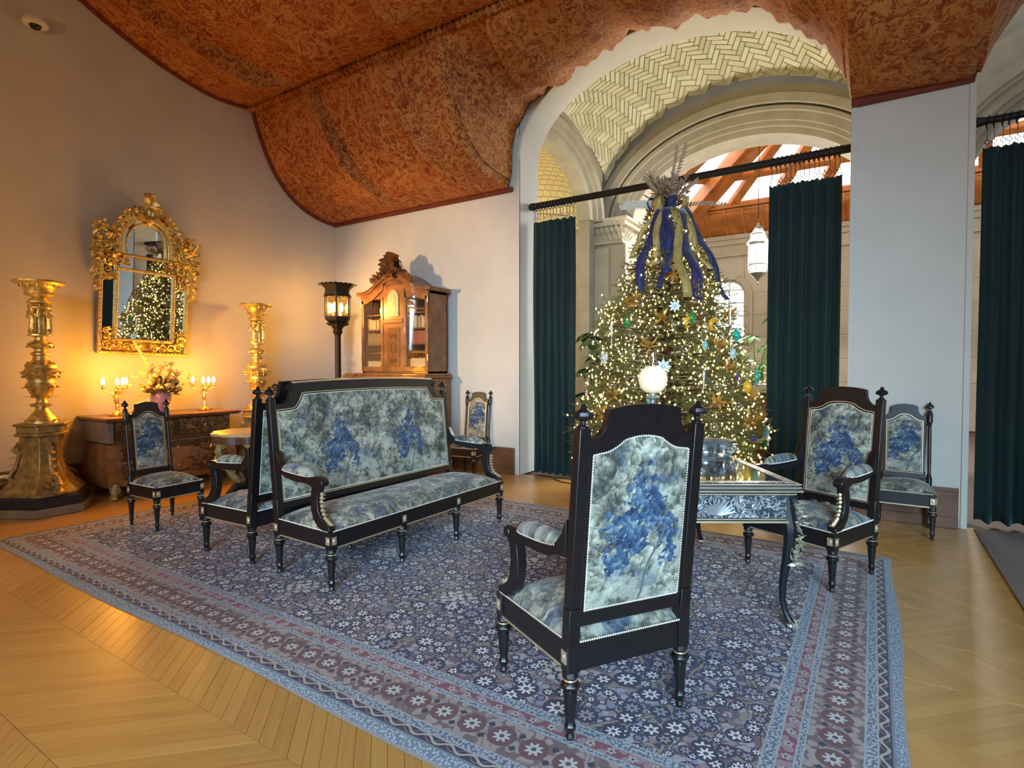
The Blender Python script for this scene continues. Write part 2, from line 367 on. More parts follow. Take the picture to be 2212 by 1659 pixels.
RX0, RX1, RY0, RY1 = 1.45, 7.80, -4.88, -1.31
def rug():
    g = G('persian_rug'); x, y, _ = g.sep(g.uv()); LX = RX1-RX0; LY = RY1-RY0
    p = g.comb(x, y)
    ex = g.m('MINIMUM', x, LX-x); ey = g.m('MINIMUM', y, LY-y)
    isx = g.m('LESS_THAN', ex, ey); d = g.m('MINIMUM', ex, ey)
    dw = d+(g.noise(p, 30, 2)-.5)*.006
    t = g.m('ADD', g.m('MULTIPLY', isx, y), g.m('MULTIPLY', 1.0-isx, x))
    navy = (.010, .012, .055); ivory = (.86, .85, .86); blue = (.155, .22, .30); mauve = (.15, .085, .085); red = (.20, .035, .055); tan = (.36, .27, .18)
    wv = g.noise(p, 150, 2)
    # field ---------------------------------------------------------------
    big = g.noise(p, 1.1, 3, .6)
    ground = g.mix(g.sm(big, .42, .60), (.016, .022, .095), (.17, .10, .12))
    def flowers(sc, rmin, rvar, petals, off):
        q = g.vadd(p, (off, off*.7, 0), 1.0); v = g.vor(q, sc, rand=.85)
        dl = g.vsub(q, v['Position']); dx, dy, _ = g.sep(dl)
        r = g.m('SQRT', g.m('ADD', dx*dx, dy*dy)); th = g.m('ARCTAN2', dy, dx)
        cr = g.sep(v['Color']); R_ = cr[0]*rvar+rmin
        pet = g.m('MULTIPLY', R_, .74+.26*g.m('COSINE', th*petals+cr[1]*6))
        m = g.m('LESS_THAN', r, pet); c = g.m('LESS_THAN', r, R_*.30); ring = g.m('LESS_THAN', r, R_*1.35)
        return m, c, cr, ring
    lf = g.vor(p, 27); lc = g.sep(lf['Color'])
    lm = g.m('MULTIPLY', g.m('LESS_THAN', lf['Distance'], .50), g.m('GREATER_THAN', lc[0], .16))
    col = g.mix(lm, ground, g.mix(g.m('GREATER_THAN', lc[1], .55), (.44, .43, .50), g.mix(g.m('GREATER_THAN', lc[1], .8), (.34, .25, .23), (.26, .29, .44))))
    wp = g.vadd(p, g.vsub(g.noise(p, 7, 2, color=True), (.5, .5, .5)), .08)
    v = g.vor(wp, 3.1, 'DISTANCE_TO_EDGE')
    vine = g.m('LESS_THAN', g.m('ABSOLUTE', v['Distance']-.045), .020)
    edgev = g.m('LESS_THAN', g.m('ABSOLUTE', v['Distance']-.045), .034)
    col = g.mix(edgev, col, navy); col = g.mix(vine, col, tan)
    v2 = g.vor(wp, 8.0, 'DISTANCE_TO_EDGE'); col = g.mix(g.m('MULTIPLY', g.m('LESS_THAN', v2['Distance'], .028), .7), col, (.36, .29, .24))
    for sc_, r0, rv, pt, off in ((15, .010, .014, 6, 3.1), (10, .014, .020, 6, 5.3), (6.0, .022, .026, 8, 7.7)):
        m, c, cr, ring = flowers(sc_, r0, rv, pt, off)
        tone = g.mix(g.m('GREATER_THAN', cr[2], .70), ivory, g.mix(g.m('GREATER_THAN', cr[2], .86), (.42, .34, .40), (.34, .38, .50)))
        on = g.m('GREATER_THAN', cr[1], .10)
        col = g.mix(g.m('MULTIPLY', ring, on), col, navy); col = g.mix(g.m('MULTIPLY', m, on), col, tone)
        col = g.mix(g.m('MULTIPLY', c, on), col, (.10, .05, .07))
    # clusters of white blossoms on a wide lattice
    cx = g.m('SUBTRACT', g.m('FRACT', x*1.03+.35), .5)/1.03; cy = g.m('SUBTRACT', g.m('FRACT', y*1.25+g.m('FLOOR', x*1.03+.35)*.5), .5)/1.25
    rr = g.m('SQRT', g.m('ADD', cx*cx, cy*cy))
    sx_ = g.m('SUBTRACT', g.m('FRACT', (cx+cy)*13), .5); sy_ = g.m('SUBTRACT', g.m('FRACT', (cx-cy)*13), .5)
    dot = g.m('LESS_THAN', g.m('ADD', sx_*sx_, sy_*sy_), .13)
    col = g.mix(g.m('MULTIPLY', dot, g.m('LESS_THAN', rr, .105)), col, (.66, .64, .58))
    # borders -------------------------------------------------------------
    def band(lo, hi): return g.m('MULTIPLY', g.m('GREATER_THAN', dw, lo), g.m('LESS_THAN', dw, hi))
    gu = g.vor(p, 75); gm = g.m('LESS_THAN', gu['Distance'], .42)
    guard = g.mix(gm, (.11, .15, .22), (.42, .50, .58))
    # main border: rosettes on mauve ground
    def roset(mid, step, rad, pet):
        a = (g.m('FRACT', t/step)-.5)*step; b = d-mid
        r = g.m('SQRT', g.m('ADD', a*a, b*b)); th = g.m('ARCTAN2', b, a)
        return g.m('LESS_THAN', r, rad*(.78+.22*g.m('COSINE', th*pet))), g.m('LESS_THAN', r, rad*.28), g.m('LESS_THAN', r, rad*1.55), r
    ms, mc, mr, mrad = roset(.249, .145, .038, 8)
    main = g.mix(lm, (.17, .115, .12), (.40, .34, .31)); main = g.mix(g.m('MULTIPLY', vine, .7), main, (.24, .19, .16))
    main = g.mix(mr, main, (.15, .055, .06)); main = g.mix(ms, main, (.60, .62, .58)); main = g.mix(mc, main, (.05, .05, .12))
    o2 = (g.m('FRACT', t/.145+.5)-.5)*.145; bb = g.m('ABSOLUTE', d-.249)
    sp = g.m('LESS_THAN', g.m('ADD', g.m('ABSOLUTE', o2), g.m('ABSOLUTE', bb-.04)), .017); main = g.mix(sp, main, navy)
    rs, rc, _, _ = roset(.398, .085, .020, 5)
    redb = g.mix(lm, (.24, .06, .09), (.34, .26, .28)); redb = g.mix(rs, redb, (.50, .46, .46)); redb = g.mix(rc, redb, navy)
    # meander
    me = d-.0865; wave = g.m('SINE', t*(2*PI/.11))*.013
    mm = g.m('LESS_THAN', g.m('ABSOLUTE', me-wave), .0062)
    w2 = g.m('SINE', t*(2*PI/.11)+1.9)*.017; m3 = g.m('LESS_THAN', g.m('ABSOLUTE', me-w2), .003)
    mea = g.mix(m3, navy, (.26, .15, .14)); mea = g.mix(mm, mea, (.48, .44, .36))
    pl = g.mix(g.m('LESS_THAN', gu['Distance'], .34), (.15, .21, .27), (.42, .53, .60)); pl = g.mix(g.m('GREATER_THAN', dw, .052), pl, (.17, .22, .28))
    fr = g.mix(wv, (.20, .19, .20), (.40, .38, .37))
    for lo, hi, c in ((-1, .012, fr), (.012, .062, pl), (.062, .108, mea), (.108, .150, guard), (.150, .345, main), (.345, .368, guard), (.368, .428, redb), (.428, .475, guard)):
        col = g.mix(band(lo, hi), col, c)
    for q in (.108, .150, .345, .368, .428, .475):
        col = g.mix(g.m('LESS_THAN', g.m('ABSOLUTE', dw-q), .0035), col, (.40, .44, .46))
    col = g.mix(.12, col, g.ramp(wv, [(.3, (.34, .34, .42)), (.7, (.52, .51, .58))]))  # grey-blue veil over all: window sheen on the pile mixed into the colour
    g.bump(g.noise(p, 260, 2), .5, .004)
    return g.fin(col, .9, 0, Sheen_Weight=.06)
M['rug'] = rug()

def plankmat(name, useobj):
    g = G(name)
    if useobj:
        oi = g.nt.nodes.new('ShaderNodeObjectInfo'); rnd = S(g, oi.outputs['Random'])
    v = g.obj(); u = g.uv(); a, b, _ = g.sep(u)
    if not useobj: rnd = g.sep(g.vor(u, 1.0)['Color'])[0]*0.0+g.noise(v, 4, 1)
    grain = g.noise(g.comb(a*3, b*55), 1.0, 4, .6)
    t = rnd*.22+.14+grain*.55
    col = g.ramp(t, [(.15, (.40, .21, .054)), (.5, (.58, .32, .088)), (.85, (.68, .41, .13))])
    g.bump(grain, .08, .002)
    return g.fin(col, .34, 0, Coat_Weight=.4, Coat_Roughness=.28)
M['plank'] = plankmat('oak_parquet', True); M['plank2'] = plankmat('oak_parquet_rest', False)

def tilemat():
    g = G('guastavino_tile'); oi = g.nt.nodes.new('ShaderNodeObjectInfo'); v = g.obj()
    n = g.noise(v, 2.1, 3)
    t = S(g, oi.outputs['Random'])*.6+n*.5
    return g.fin(g.ramp(t, [(.2, (.58, .53, .36)), (.6, (.72, .67, .48)), (.9, (.80, .76, .58))]), .6)
M['tile'] = tilemat()
M['mortar'] = simple('mortar_bed', (.40, .35, .23), .9, 0, .15, 6)
def tilefar():
    g = G('far_vault_tiles'); n = g.nt.nodes.new('ShaderNodeTexBrick'); g.put(n.inputs['Vector'], g.uv())
    for k, c in (('Color1', (.66, .57, .34)), ('Color2', (.58, .49, .28)), ('Mortar', (.30, .25, .14))): n.inputs[k].default_value = (*c, 1)
    n.inputs['Scale'].default_value = 3.2; n.inputs['Mortar Size'].default_value = .02
    return g.fin(S(g, n.outputs[0]), .7)
M['tilefar'] = tilefar()

def marq(name, ground, motif, sc=9.0, metal=0.0, th=.5):
    g = G(name); p = g.obj(); wn = g.noise(p, 7, 2, color=True); pw = g.vadd(p, g.vsub(wn, (.5, .5, .5)), .2)
    v = g.vor(pw, sc, dims='3D'); n = g.noise(pw, sc*1.7, 2, .5, 1.5); s_ = g.m('SINE', v['Distance']*40)
    mk = g.sm(n+s_*.08, th, th+.05)
    return g.fin(g.mix(mk, ground, motif), .3, g.m('MULTIPLY', mk, metal), Coat_Weight=.3)
M['marquetry'] = marq('floral_marquetry', (.055, .022, .012), (.24, .14, .06), 8, 0, .56)
M['boulle'] = marq('brass_inlay', (.03, .04, .055), (.50, .54, .52), 16, .5, .50)
M['inlay'] = marq('light_inlay', (.20, .085, .03), (.05, .02, .01), 16, 0, .60)
M['needle'] = simple('fir_needles', (.17, .17, .05), .6, 0, .5, 6)
M['goldleaf'] = simple('gold_leaf_spray', (.72, .42, .10), .4, .4, .3, 12)
M['bluerib'] = simple('navy_velvet_ribbon', (.012, .016, .085), .6, 0, .5, 14, Sheen_Weight=.4)
M['goldrib'] = simple('old_gold_ribbon', (.48, .34, .11), .5, .1, .3, 14)
M['pampas'] = simple('dried_grass', (.42, .30, .19), .8, 0, .35, 20)
M['palefrond'] = simple('pale_frond', (.74, .68, .56), .6, 0, .15, 20)
M['teal'] = simple('teal_glass', (.01, .48, .40), .15, 0, .2, 20, Coat_Weight=.6)
M['greeng'] = simple('green_glass', (.03, .28, .06), .15, 0, .3, 20, Coat_Weight=.6)
M['yellow'] = simple('yellow_glass', (.85, .45, .03), .2, 0, .15, 20, Coat_Weight=.5)
M['purple'] = simple('purple_glass', (.05, .02, .22), .15, 0, .2, 20, Coat_Weight=.5)
M['frost'] = simple('frosted_white', (.72, .80, .76), .3, 0, .12, 30)
M['aqua'] = simple('aqua_glass', (.25, .62, .56), .2, 0, .2, 15, Coat_Weight=.5)
M['leafdark'] = simple('dark_leaf', (.035, .085, .022), .5, 0, .4, 8)
M['leafbright'] = simple('bright_green_leaf', (.16, .42, .03), .5, 0, .3, 8)  # bright green as the plant's own leaf colour
M['rose'] = simple('cream_petals', (.72, .58, .30), .6, 0, .2, 30)
M['foliage'] = simple('olive_foliage', (.16, .15, .05), .6, 0, .4, 15)
M['clay'] = simple('terracotta', (.33, .14, .06), .8, 0, .2, 8)
M['runner'] = simple('grey_carpet', (.21, .19, .17), .95, 0, .2, 160, .4, 300)
M['orangebook'] = simple('red_leather', (.36, .075, .045), .5, 0, .3, 12)
M['creambook'] = simple('vellum_binding', (.60, .48, .27), .6, 0, .2, 12)
M['tanbook'] = simple('brown_leather', (.24, .16, .08), .6, 0, .3, 12)
M['globe'] = emit('opal_lamp_globe', (1, .90, .74), .55, (.8, .76, .7))
M['flame'] = emit('lamp_flame', (1, .85, .12), 6)
# ------------------------------------------------------------------ room shell
b = MB().box(-.2, -12, -.30, 14, 16, -.018); fl = struct(b.build('floor', simple('subfloor', (.05, .025, .01), .8), smooth=0))
# chevron parquet: strips of 45 degree boards
Y0S, SW, PW = -5.155-.477*6, .477, .0865
cx, cy = 7.652, -6.428; fwd = (-.5397, .8418); rgt = (.8418, .5397)
planks = []
for k in range(0, 17):
    y0 = Y0S+k*SW; s = 1 if k % 2 else -1
    for i in range(-8, 140):
        x = i*PW
        mx, my = x+PW/2+s*SW/2*(-1), y0+SW/2
        a = x if s > 0 else x+SW
        xm = x+PW/2+SW/2
        dx, dy = xm-cx, my-cy; z = dx*fwd[0]+dy*fwd[1]; l = dx*rgt[0]+dy*rgt[1]
        under = (RX0+.25 < xm < RX1-.25) and (RY0+.3 < my < RY1-.3)
        if xm < -.3 or xm > 13 or my > .1: continue
        vis = z > .9 and abs(l)/z < .97 and not under and 1215*1.45/z < 960
        planks.append((math.hypot(dx, dy) if vis else 99+math.hypot(dx, dy), k, x, y0, s))
planks.sort()
G_ = .0011
def plank_shape(mb, x, y0, s):
    a, bb = (x, x+SW) if s > 0 else (x+SW, x)
    vs = [(a+G_, y0+G_), (a+PW-G_, y0+G_), (bb+PW-G_, y0+SW-G_), (bb+G_, y0+SW-G_)]
    h = R.uniform(-.0012, 0)
    fs = [(0,3,2,1),(4,5,6,7),(0,1,5,4),(1,2,6,5),(2,3,7,6),(3,0,4,7)]
    if s < 0: fs = fs
    o = R.random()*40
    us = [(0, o), (0, o+.06), (.67, o+.06), (.67, o)]
    mb.add([(p, q, -.017) for p, q in vs]+[(p, q, h) for p, q in vs], fs, us+us)
for _, k, x, y0, s in planks[:300]:
    m = MB(); plank_shape(m, x, y0, s); m.build('plank', 'plank', fl, smooth=0)
rest = MB()
for _, k, x, y0, s in planks[300:]: plank_shape(rest, x, y0, s)
rest.build('parquet', 'plank2', fl, smooth=0, kind='stuff')

AX, AW, ASP, ARISE = 5.545, 1.895, 4.25, 1.15
def arch_z(x, c=AX, a=AW, sp=ASP, rise=ARISE):
    u = min(1, abs(x-c)/a); return sp+rise*math.sqrt(max(0, 1-u*u))
def arch_cols(c, a=AW, sp=ASP, rise=ARISE, n=36):
    return [(c-a*math.cos(PI*i/n), sp+rise*math.sin(PI*i/n)) for i in range(n+1)]
TOP = 7.0
cols = [(-.3, 0, TOP), (3.65, 0, TOP)]+[(x, z, TOP) for x, z in arch_cols(AX)]+[(7.44, 0, TOP), (8.385, 0, TOP)]
cols += [(x, z, TOP) for x, z in arch_cols(10.28)]+[(12.175, 0, TOP), (14, 0, TOP)]
wb = struct(MB().slab(cols, 0, .49, 'y').build('wall_back', 'plaster', smooth=0, bevel=.03))
struct(MB().box(-.3, -12, 0, 0, 0, TOP).build('wall_left', 'plaster', smooth=0))
struct(MB().box(-.3, -12.2, TOP, 14.2, .5, TOP+.2).build('ceiling', 'plaster', smooth=0))
struct(MB().box(14, -12.2, 0, 14.2, .5, TOP).build('wall_right', 'plaster', smooth=0))
# rear wall with the tall window opening behind the camera
rw = MB().box(-.3, -12.2, 0, 8.6, -12, TOP).box(13.2, -12.2, 0, 14, -12, TOP).box(8.6, -12.2, 0, 13.2, -12, .7).box(8.6, -12.2, 5.6, 13.2, -12, TOP)
struct(rw.build('wall_rear', 'plaster', smooth=0))
# stone bead round the arch and jambs
def bead(c, name):
    loop = [(c-AW+.0, 0.0)]+arch_cols(c)+[(c+AW, 0.0)]
    out = [(c-AW-.05, 0.0)]+[(c-(AW+.05)*math.cos(PI*i/36), ASP+(ARISE+.05)*math.sin(PI*i/36)) for i in range(37)]+[(c+AW+.05, 0.0)]
    return struct(MB().ring(out, loop, -.012, .02, 'y', False).build(name, 'plaster', smooth=40, bevel=.006))
bead(AX, 'trim_1'); bead(10.28, 'trim_2')
def base(x0, x1, name):
    m = MB().box(x0, -.03, 0, x1, -.002, .33).box(x0, -.045, 0, x1, -.002, .10).box(x0, -.04, .33, x1, -.002, .365)
    return struct(m.build(name, 'skirt', smooth=0, bevel=.006))
base(.0, 3.58, 'baseboard_back'); base(7.50, 8.32, 'baseboard_pier')
struct(MB().box(.002, -9.4, 0, .03, -.05, .33).box(.002, -9.4, 0, .045, -.05, .10).box(.002, -9.4, .33, .04, -.05, .365).build('baseboard_left', 'skirt', smooth=0, bevel=.006))

# ------------------------------------------------------------------ vestibule: herringbone vault, stone arches
VX0, VX1, VY0, VY1 = 3.42, 7.80, .49, 3.4
def vz(x, y):
    v = (y-VY0)/(VY1-VY0); zf = arch_z(x, 5.6, 2.25, 4.05, 1.62); zb = arch_z(x, 5.68, 2.4, 4.05, 1.87)
    zs = .60*1.3*math.sqrt(max(0, 1-min(1, abs(y-1.95)/1.5)**2))
    return zf*(1-v)+zb*v+zs
ys = np.linspace(VY0, VY1, 300); zc = np.array([vz(5.6, q) for q in ys]); arc = np.concatenate([[0], np.cumsum(np.hypot(np.diff(ys), np.diff(zc)))])
def s2y(s): return float(np.interp(s, arc, ys))
xs_ = np.linspace(VX0, VX1, 300); zx = np.array([vz(q, 2.6) for q in xs_]); arx = np.concatenate([[0], np.cumsum(np.hypot(np.diff(xs_), np.diff(zx)))])
def s2x(s): return float(np.interp(s, arx, xs_))
vault = struct(MB().grid(lambda a, c: (VX0+a*(VX1-VX0), VY0+c*(VY1-VY0), vz(VX0+a*(VX1-VX0), VY0+c*(VY1-VY0))+.030), 60, 40).build('vestibule_vault', 'mortar'))
TW, TL, gp = .086, .258, .0085
tiles = []
CX_, CS_ = arx[-1]/2, arc[-1]/2
def rot(a, c): return (CX_+a*.906-c*.4226, CS_+a*.4226+c*.906)
def tile_mesh(mb, r):
    x0, s0, x1, s1 = r; n = 2; top = []; jz = R.uniform(-.004, .004)
    q = [(x0+gp, s0+gp), (x1-gp, s0+gp), (x1-gp, s1-gp), (x0+gp, s1-gp)]
    lo = []; hi = []
    for a, c in q:
        a, c = rot(a, c); X, Y = s2x(a), s2y(c); Z = vz(X, Y); lo.append((X, Y, Z+jz)); hi.append((X, Y, Z+.04))
    mb.add(lo+hi, [(0,1,2,3),(4,7,6,5),(0,4,5,1),(1,5,6,2),(2,6,7,3),(3,7,4,0)])
for bnd in range(-16, 16):
    for k in range(-70, 70):
        ox = bnd*2*TL
        for r in ((k*TW+ox, k*TW, k*TW+TL+ox, (k+1)*TW), ((k-1)*TW+ox, k*TW, k*TW+ox, k*TW+TL)):
            am, sm_ = rot((r[0]+r[2])/2, (r[1]+r[3])/2)
            if not (-.06 < am < arx[-1]+.06 and -.06 < sm_ < arc[-1]+.06): continue
            X, Y = s2x(am), s2y(sm_)
            if R.random() < 2: tiles.append((X, Y, vz(X, Y), r))
def seen(t):
    X, Y, Z, _ = t; k = (.45-cy)/(Y-cy); xa = cx+(X-cx)*k; za = 1.45+(Z-1.45)*k
    k2 = (3.3-cy)/(Y-cy)
    return 3.6 < xa < 7.5 and za < arch_z(xa)+.12 and Z > 1.45+(arch_z(X, 5.68, 2.3, 4.05, 1.7)-1.45)*.9
vis = [t for t in tiles if seen(t)]; rest_t = [t for t in tiles if not seen(t)]
vis.sort(key=lambda t: (t[0]-cx)**2+(t[1]-cy)**2)
print('vault tiles', len(vis), len(rest_t))
for t in vis[:300]:
    m = MB(); tile_mesh(m, t[3]); m.build('tile', 'tile', vault, smooth=0)
m = MB()
for t in vis[300:]+rest_t: tile_mesh(m, t[3])
if m.v: m.build('vault_tiling', 'tile', vault, smooth=0, kind='stuff')

def mould_arch(c, a, sp, rise, y0, widths, ax='y', n=40, legs=0.0, amin=-99):
    """stepped stone archivolt: (inner offset, outer offset, depth back, depth front)"""
    m = MB()
    for i0, i1, d0, d1 in widths:
        L0 = [(c-(a+i0)*math.cos(PI*i/n), sp+(rise+i0)*math.sin(PI*i/n)) for i in range(n+1)]
        L1 = [(c-(a+i1)*math.cos(PI*i/n), sp+(rise+i1)*math.sin(PI*i/n)) for i in range(n+1)]
        L0 = [(max(p, amin), q) for p, q in L0]; L1 = [(max(p, amin), q) for p, q in L1]
        if legs is not None:
            L0 = [(L0[0][0], legs)]+L0+[(L0[-1][0], legs)]; L1 = [(L1[0][0], legs)]+L1+[(L1[-1][0], legs)]
        m.ring(L1, L0, y0+d0, y0+d1, ax, False)
    return m
# arch into the glass roofed hall
fa = mould_arch(5.78, 1.86, 4.03, 1.20, 3.4, [(0, .10, .05, .6), (.10, .17, -.02, .5), (.17, .30, -.07, .5), (.30, .36, -.14, .5), (.36, .40, -.06, .5), (.40, .53, -.19, .5), (.53, .68, -.10, .5)], legs=None)
struct(fa.build('hall_arch', 'stone'))
# wall above / beside that arch
cw = [(-4, 0, 7.4), (3.32, 0, 7.4)]+[(x, z, 7.4) for x, z in arch_cols(5.78, 2.3, 4.03, 1.64)]+[(8.2, 0, 7.4), (8.5, 0, 7.4)]+[(x, z, 7.4) for x, z in arch_cols(10.6, 2.0, 4.03, 1.64)]+[(12.7, 0, 7.4), (14, 0, 7.4)]
struct(MB().slab(cw, 3.55, 3.95, 'y').build('wall_hall', 'stone', smooth=0))
# second bay archivolt, seen at the right edge
struct(mould_arch(10.6, 1.86, 4.03, 1.20, 3.4, [(0, .10, .05, .6), (.10, .17, -.02, .5), (.17, .30, -.07, .5), (.30, .36, -.12, .5), (.36, .52, -.16, .5), (.52, .90, -.10, .5)], legs=None).build('hall_arch', 'stone'))
# pier with capital
pr = MB().box(3.12, 3.05, 0, 3.95, 4.0, 3.66).box(3.20, 2.98, 0, 3.66, 3.06, 3.60).box(3.08, 2.95, 0, 3.98, 4.0, .35)
pier = struct(pr.build('stone_pier', 'hallstone', smooth=0, bevel=.02))
cp = MB().box(3.12, 2.98, 3.66, 3.92, 4, 3.70).box(3.08, 2.94, 3.97, 3.98, 4, 4.05).box(3.03, 2.90, 4.05, 4.03, 4, 4.10).box(3.14, 3.0, 3.70, 3.90, 4, 3.97)
for i in range(9):
    for zz in (3.72, 3.83):
        cp.leaf((3.14+i*.093+(.04 if zz > 3.8 else 0), 3.0, zz), (0, -.35, 1), (0, -1, .2), .14, .085, .5)
for i in range(3):
    for zz in (3.72, 3.83): cp.leaf((3.9, 3.05+i*.12, zz), (.35, 0, 1), (1, 0, .2), .14, .085, .5)
cp.scroll((3.2, 2.96, 3.93), .055, (1,0,0), (0,0,1), 1.5, .014); cp.scroll((3.84, 2.96, 3.93), .055, (-1,0,0), (0,0,1), 1.5, .014)
cp.build('capital', 'hallstone', pier, bevel=.004)
# transverse arch across the vestibule, and the next bay
ta = mould_arch(1.34, 1.30, 4.05, .88, 3.46, [(0, .16, -.26, 0), (.16, .25, -.22, .06), (.25, .36, -.24, .12), (.36, .55, -.24, .05)], 'x', legs=None, amin=.5)
struct(ta.build('cross_arch', 'stone'))
tw_ = [(yy, z, 7.2) for yy, z in arch_cols(1.34, 1.4, 4.05, 1.0) if yy > .5]+[(2.74, 0, 7.2), (3.6, 0, 7.2)]
struct(MB().slab(tw_, 3.20, 3.40, 'x').build('wall_cross', 'stone', smooth=0))
nb = MB().grid(lambda a, c: (-1.2+a*4.2, .5+c*3.0, 3.9+1.65*math.sqrt(max(0, 1-(2*c-1)**2*.96))+.5*math.sqrt(max(0, 1-(2*a-1)**2*.96))-.35), 24, 24, lambda a, c, p: (a*4.2, c*3.6))
struct(nb.build('far_vault', 'tilefar'))
struct(MB().box(-1.6, .4, 0, -1.2, 4, 7).build('wall_far', 'hallstone', smooth=0))
struct(MB().ring([(1.95-1.75*math.cos(PI*i/20), 3.3+1.9*math.sin(PI*i/20)) for i in range(21)], [(1.95-1.45*math.cos(PI*i/20), 3.3+1.55*math.sin(PI*i/20)) for i in range(21)], -1.2, -1.0, 'x', False).build('far_wall_arch', 'stone'))

# ------------------------------------------------------------------ glass roofed hall beyond
FX = 3.175
hall = MB()
wn = [(FX-.3, 0, 5.1), (3.76, 0, 5.1)]
def hw(side, x0, x1, y, win=None):
    c = [(x0, 0, 5.1)]
    if win: cx_, a, sill, sp = win; c += [(cx_-a, 0, 5.1), (cx_-a, sp, 5.1)]+[(cx_-a*math.cos(PI*i/16), sp+a*math.sin(PI*i/16), 5.1) for i in range(1, 16)]+[(cx_+a, sp, 5.1), (cx_+a, 0, 5.1)]
    return c+[(x1, 0, 5.1)]
hm = MB().slab(hw(0, FX-.05, 10.5, 10, (4.26, .40, 2.15, 3.42)), 10, 10.4, 'y').box(3.86, 10.02, 0, 4.66, 10.38, 2.15)
hm.box(FX-.05, 9.9, 4.98, 10.5, 10.1, 5.1).box(FX-.05, 9.94, 4.84, 10.5, 10.1, 4.98).box(FX-.05, 9.93, 4.52, 10.5, 10.1, 4.58)
for zz in (1.1, 1.7, 2.3, 2.9, 3.5, 4.1):                                       # incised ashlar beds
    hm.box(4.9, 9.992, zz, 10.5, 10.02, zz+.575)
struct(hm.build('wall_north', 'hallstone', smooth=0, bevel=.008))
wt = struct(mould_arch(4.26, .40, 3.42, .40, 9.92, [(0, .07, .05, .2), (.07, .12, 0, .12), (.12, .22, .03, .12)], legs=2.12).build('window_1', 'hallstone'))
pn = MB()
for i in range(4):
    for j in range(2):
        z0 = 2.18+i*.36; x0 = 3.88+j*.385
        MB().box(x0, 10.1, z0, x0+.36, 10.12, z0+.34).build('pane', 'winpane', wt, smooth=0)
MB().prism([(4.26-.37*math.cos(PI*i/12), 3.63+.2*math.sin(PI*i/12)*1.0) for i in range(13)], 10.1, 10.12, 'y').build('pane', 'winpane', wt, smooth=0)
fr = MB().box(3.86, 10.06, 2.12, 4.66, 10.15, 2.18).box(4.24, 10.06, 2.15, 4.28, 10.15, 3.80)
for i in range(1, 5): fr.box(3.86, 10.07, 2.15+i*.36, 4.66, 10.14, 2.19+i*.36)
fr.build('window_frame', 'whitemarble', wt, smooth=0)
# side facet of the hall
sf = Vector((FX, 10, 0)); sd = Vector((-1, -.9, 0)).normalized(); sn = Vector((sd.y, -sd.x, 0))
m = MB().beam((FX, 10.2), (FX-6*.743, 10.2-6*.669), 0, 5.1, .4); struct(m.build('wall_west', 'hallstone', smooth=0))
# timber coving under the roof
def coving(x0, x1, name):
    c = MB().grid(lambda a, q: (x0+a*(x1-x0), 9.98-.55*math.sin(q*PI/2)**1.6, 5.1+.52*q), 12, 6)
    return c
co_ = struct(coving(FX-.05, 10.5, 'c').build('timber_coving', 'timber', shell=.03))
for i in range(16):
    xx = FX+.1+i*.46
    MB().slab([(9.94-.55*math.sin(q/6*PI/2)**1.6, 5.1+.52*q/6-.03, 5.1+.52*q/6+.04) for q in range(7)], xx, xx+.07, 'x').build('coving_rib', 'timber', co_)
for zz, yy in ((5.62, 9.42), (5.70, 9.36), (5.78, 9.40)):
    MB().box(FX-.3, yy, zz, 10.5, yy+.5, zz+.07).build('cornice', 'timber', co_, smooth=0, bevel=.01)
for zz in (5.62, 5.70): MB().beam((FX, 9.75), (FX-5*.743, 9.75-5*.669), zz, zz+.10, .5).build('cornice', 'timber', co_, smooth=0)
# roof: hip rib, rafters, purlins and glass panes
roof = struct(MB().box(8.6, 5.2, 8.3, 9.6, 6.2, 8.6).build('glass_roof', 'timber', smooth=0))
F = Vector((FX+.05, 9.55, 5.75)); A = Vector((9.1, 6.0, 8.6))
def rp(t, off=0.0):
    p = F.lerp(A, t); p.z += .55*math.sin(PI*min(1, t*1.0))+off; return p
def sweepbox(fn, n, w, h, wd):
    m = MB(); vs = []; fs = []
    for i in range(n+1):
        p = fn(i/n); q = Vector(wd).normalized()*w/2; vs += [p-q, p+q, p+q+Vector((0,0,h)), p-q+Vector((0,0,h))]
    for i in range(n):
        for k in range(4): fs.append((i*4+k, i*4+(k+1) % 4, i*4+4+(k+1) % 4, i*4+4+k))
    fs += [(3,2,1,0), tuple(n*4+k for k in range(4))]
    return m.add(vs, fs)
sweepbox(lambda t: rp(t, -.42), 16, .52, .40, (.5, .85, 0)).build('hip_rib', 'timber', roof)
sweepbox(lambda t: rp(t, -.50), 16, .24, .12, (.5, .85, 0)).build('rib_moulding', 'timber', roof)
def facet(B0, B1, nr, np_, flip):
    def P(u, t):
        e = B0.lerp(B1, u); p = e.lerp(A, t); p.z += .55*math.sin(PI*t); return p
    for i in range(nr+1):
        u = i/nr
        sweepbox(lambda t: P(u, t*.92)-Vector((0, 0, .16)), 10, .24, .16, (B1-B0)).build('rafter', 'timber', roof, smooth=0)
    for j in range(1, np_):
        t = .92*j/np_
        sweepbox(lambda u: P(u, t)-Vector((0, 0, .12)), 1, .24, .12, (A-B0)).build('purlin', 'timber', roof, smooth=0)
    for i in range(nr):
        for j in range(np_):
            u0, u1 = (i+.06)/nr, (i+.94)/nr; t0, t1 = .92*(j+.08)/np_, .92*(j+.92)/np_
            q = [P(u0, t0), P(u1, t0), P(u1, t1), P(u0, t1)]; q2 = [p+Vector((0, 0, .02)) for p in q]
            MB().add(q+q2, [(0,3,2,1),(4,5,6,7),(0,1,5,4),(1,2,6,5),(2,3,7,6),(3,0,4,7)]).build('roof_pane', 'skylight', roof, smooth=0)
facet(F, F+Vector((7.5, 0, 0)), 7, 6, False)
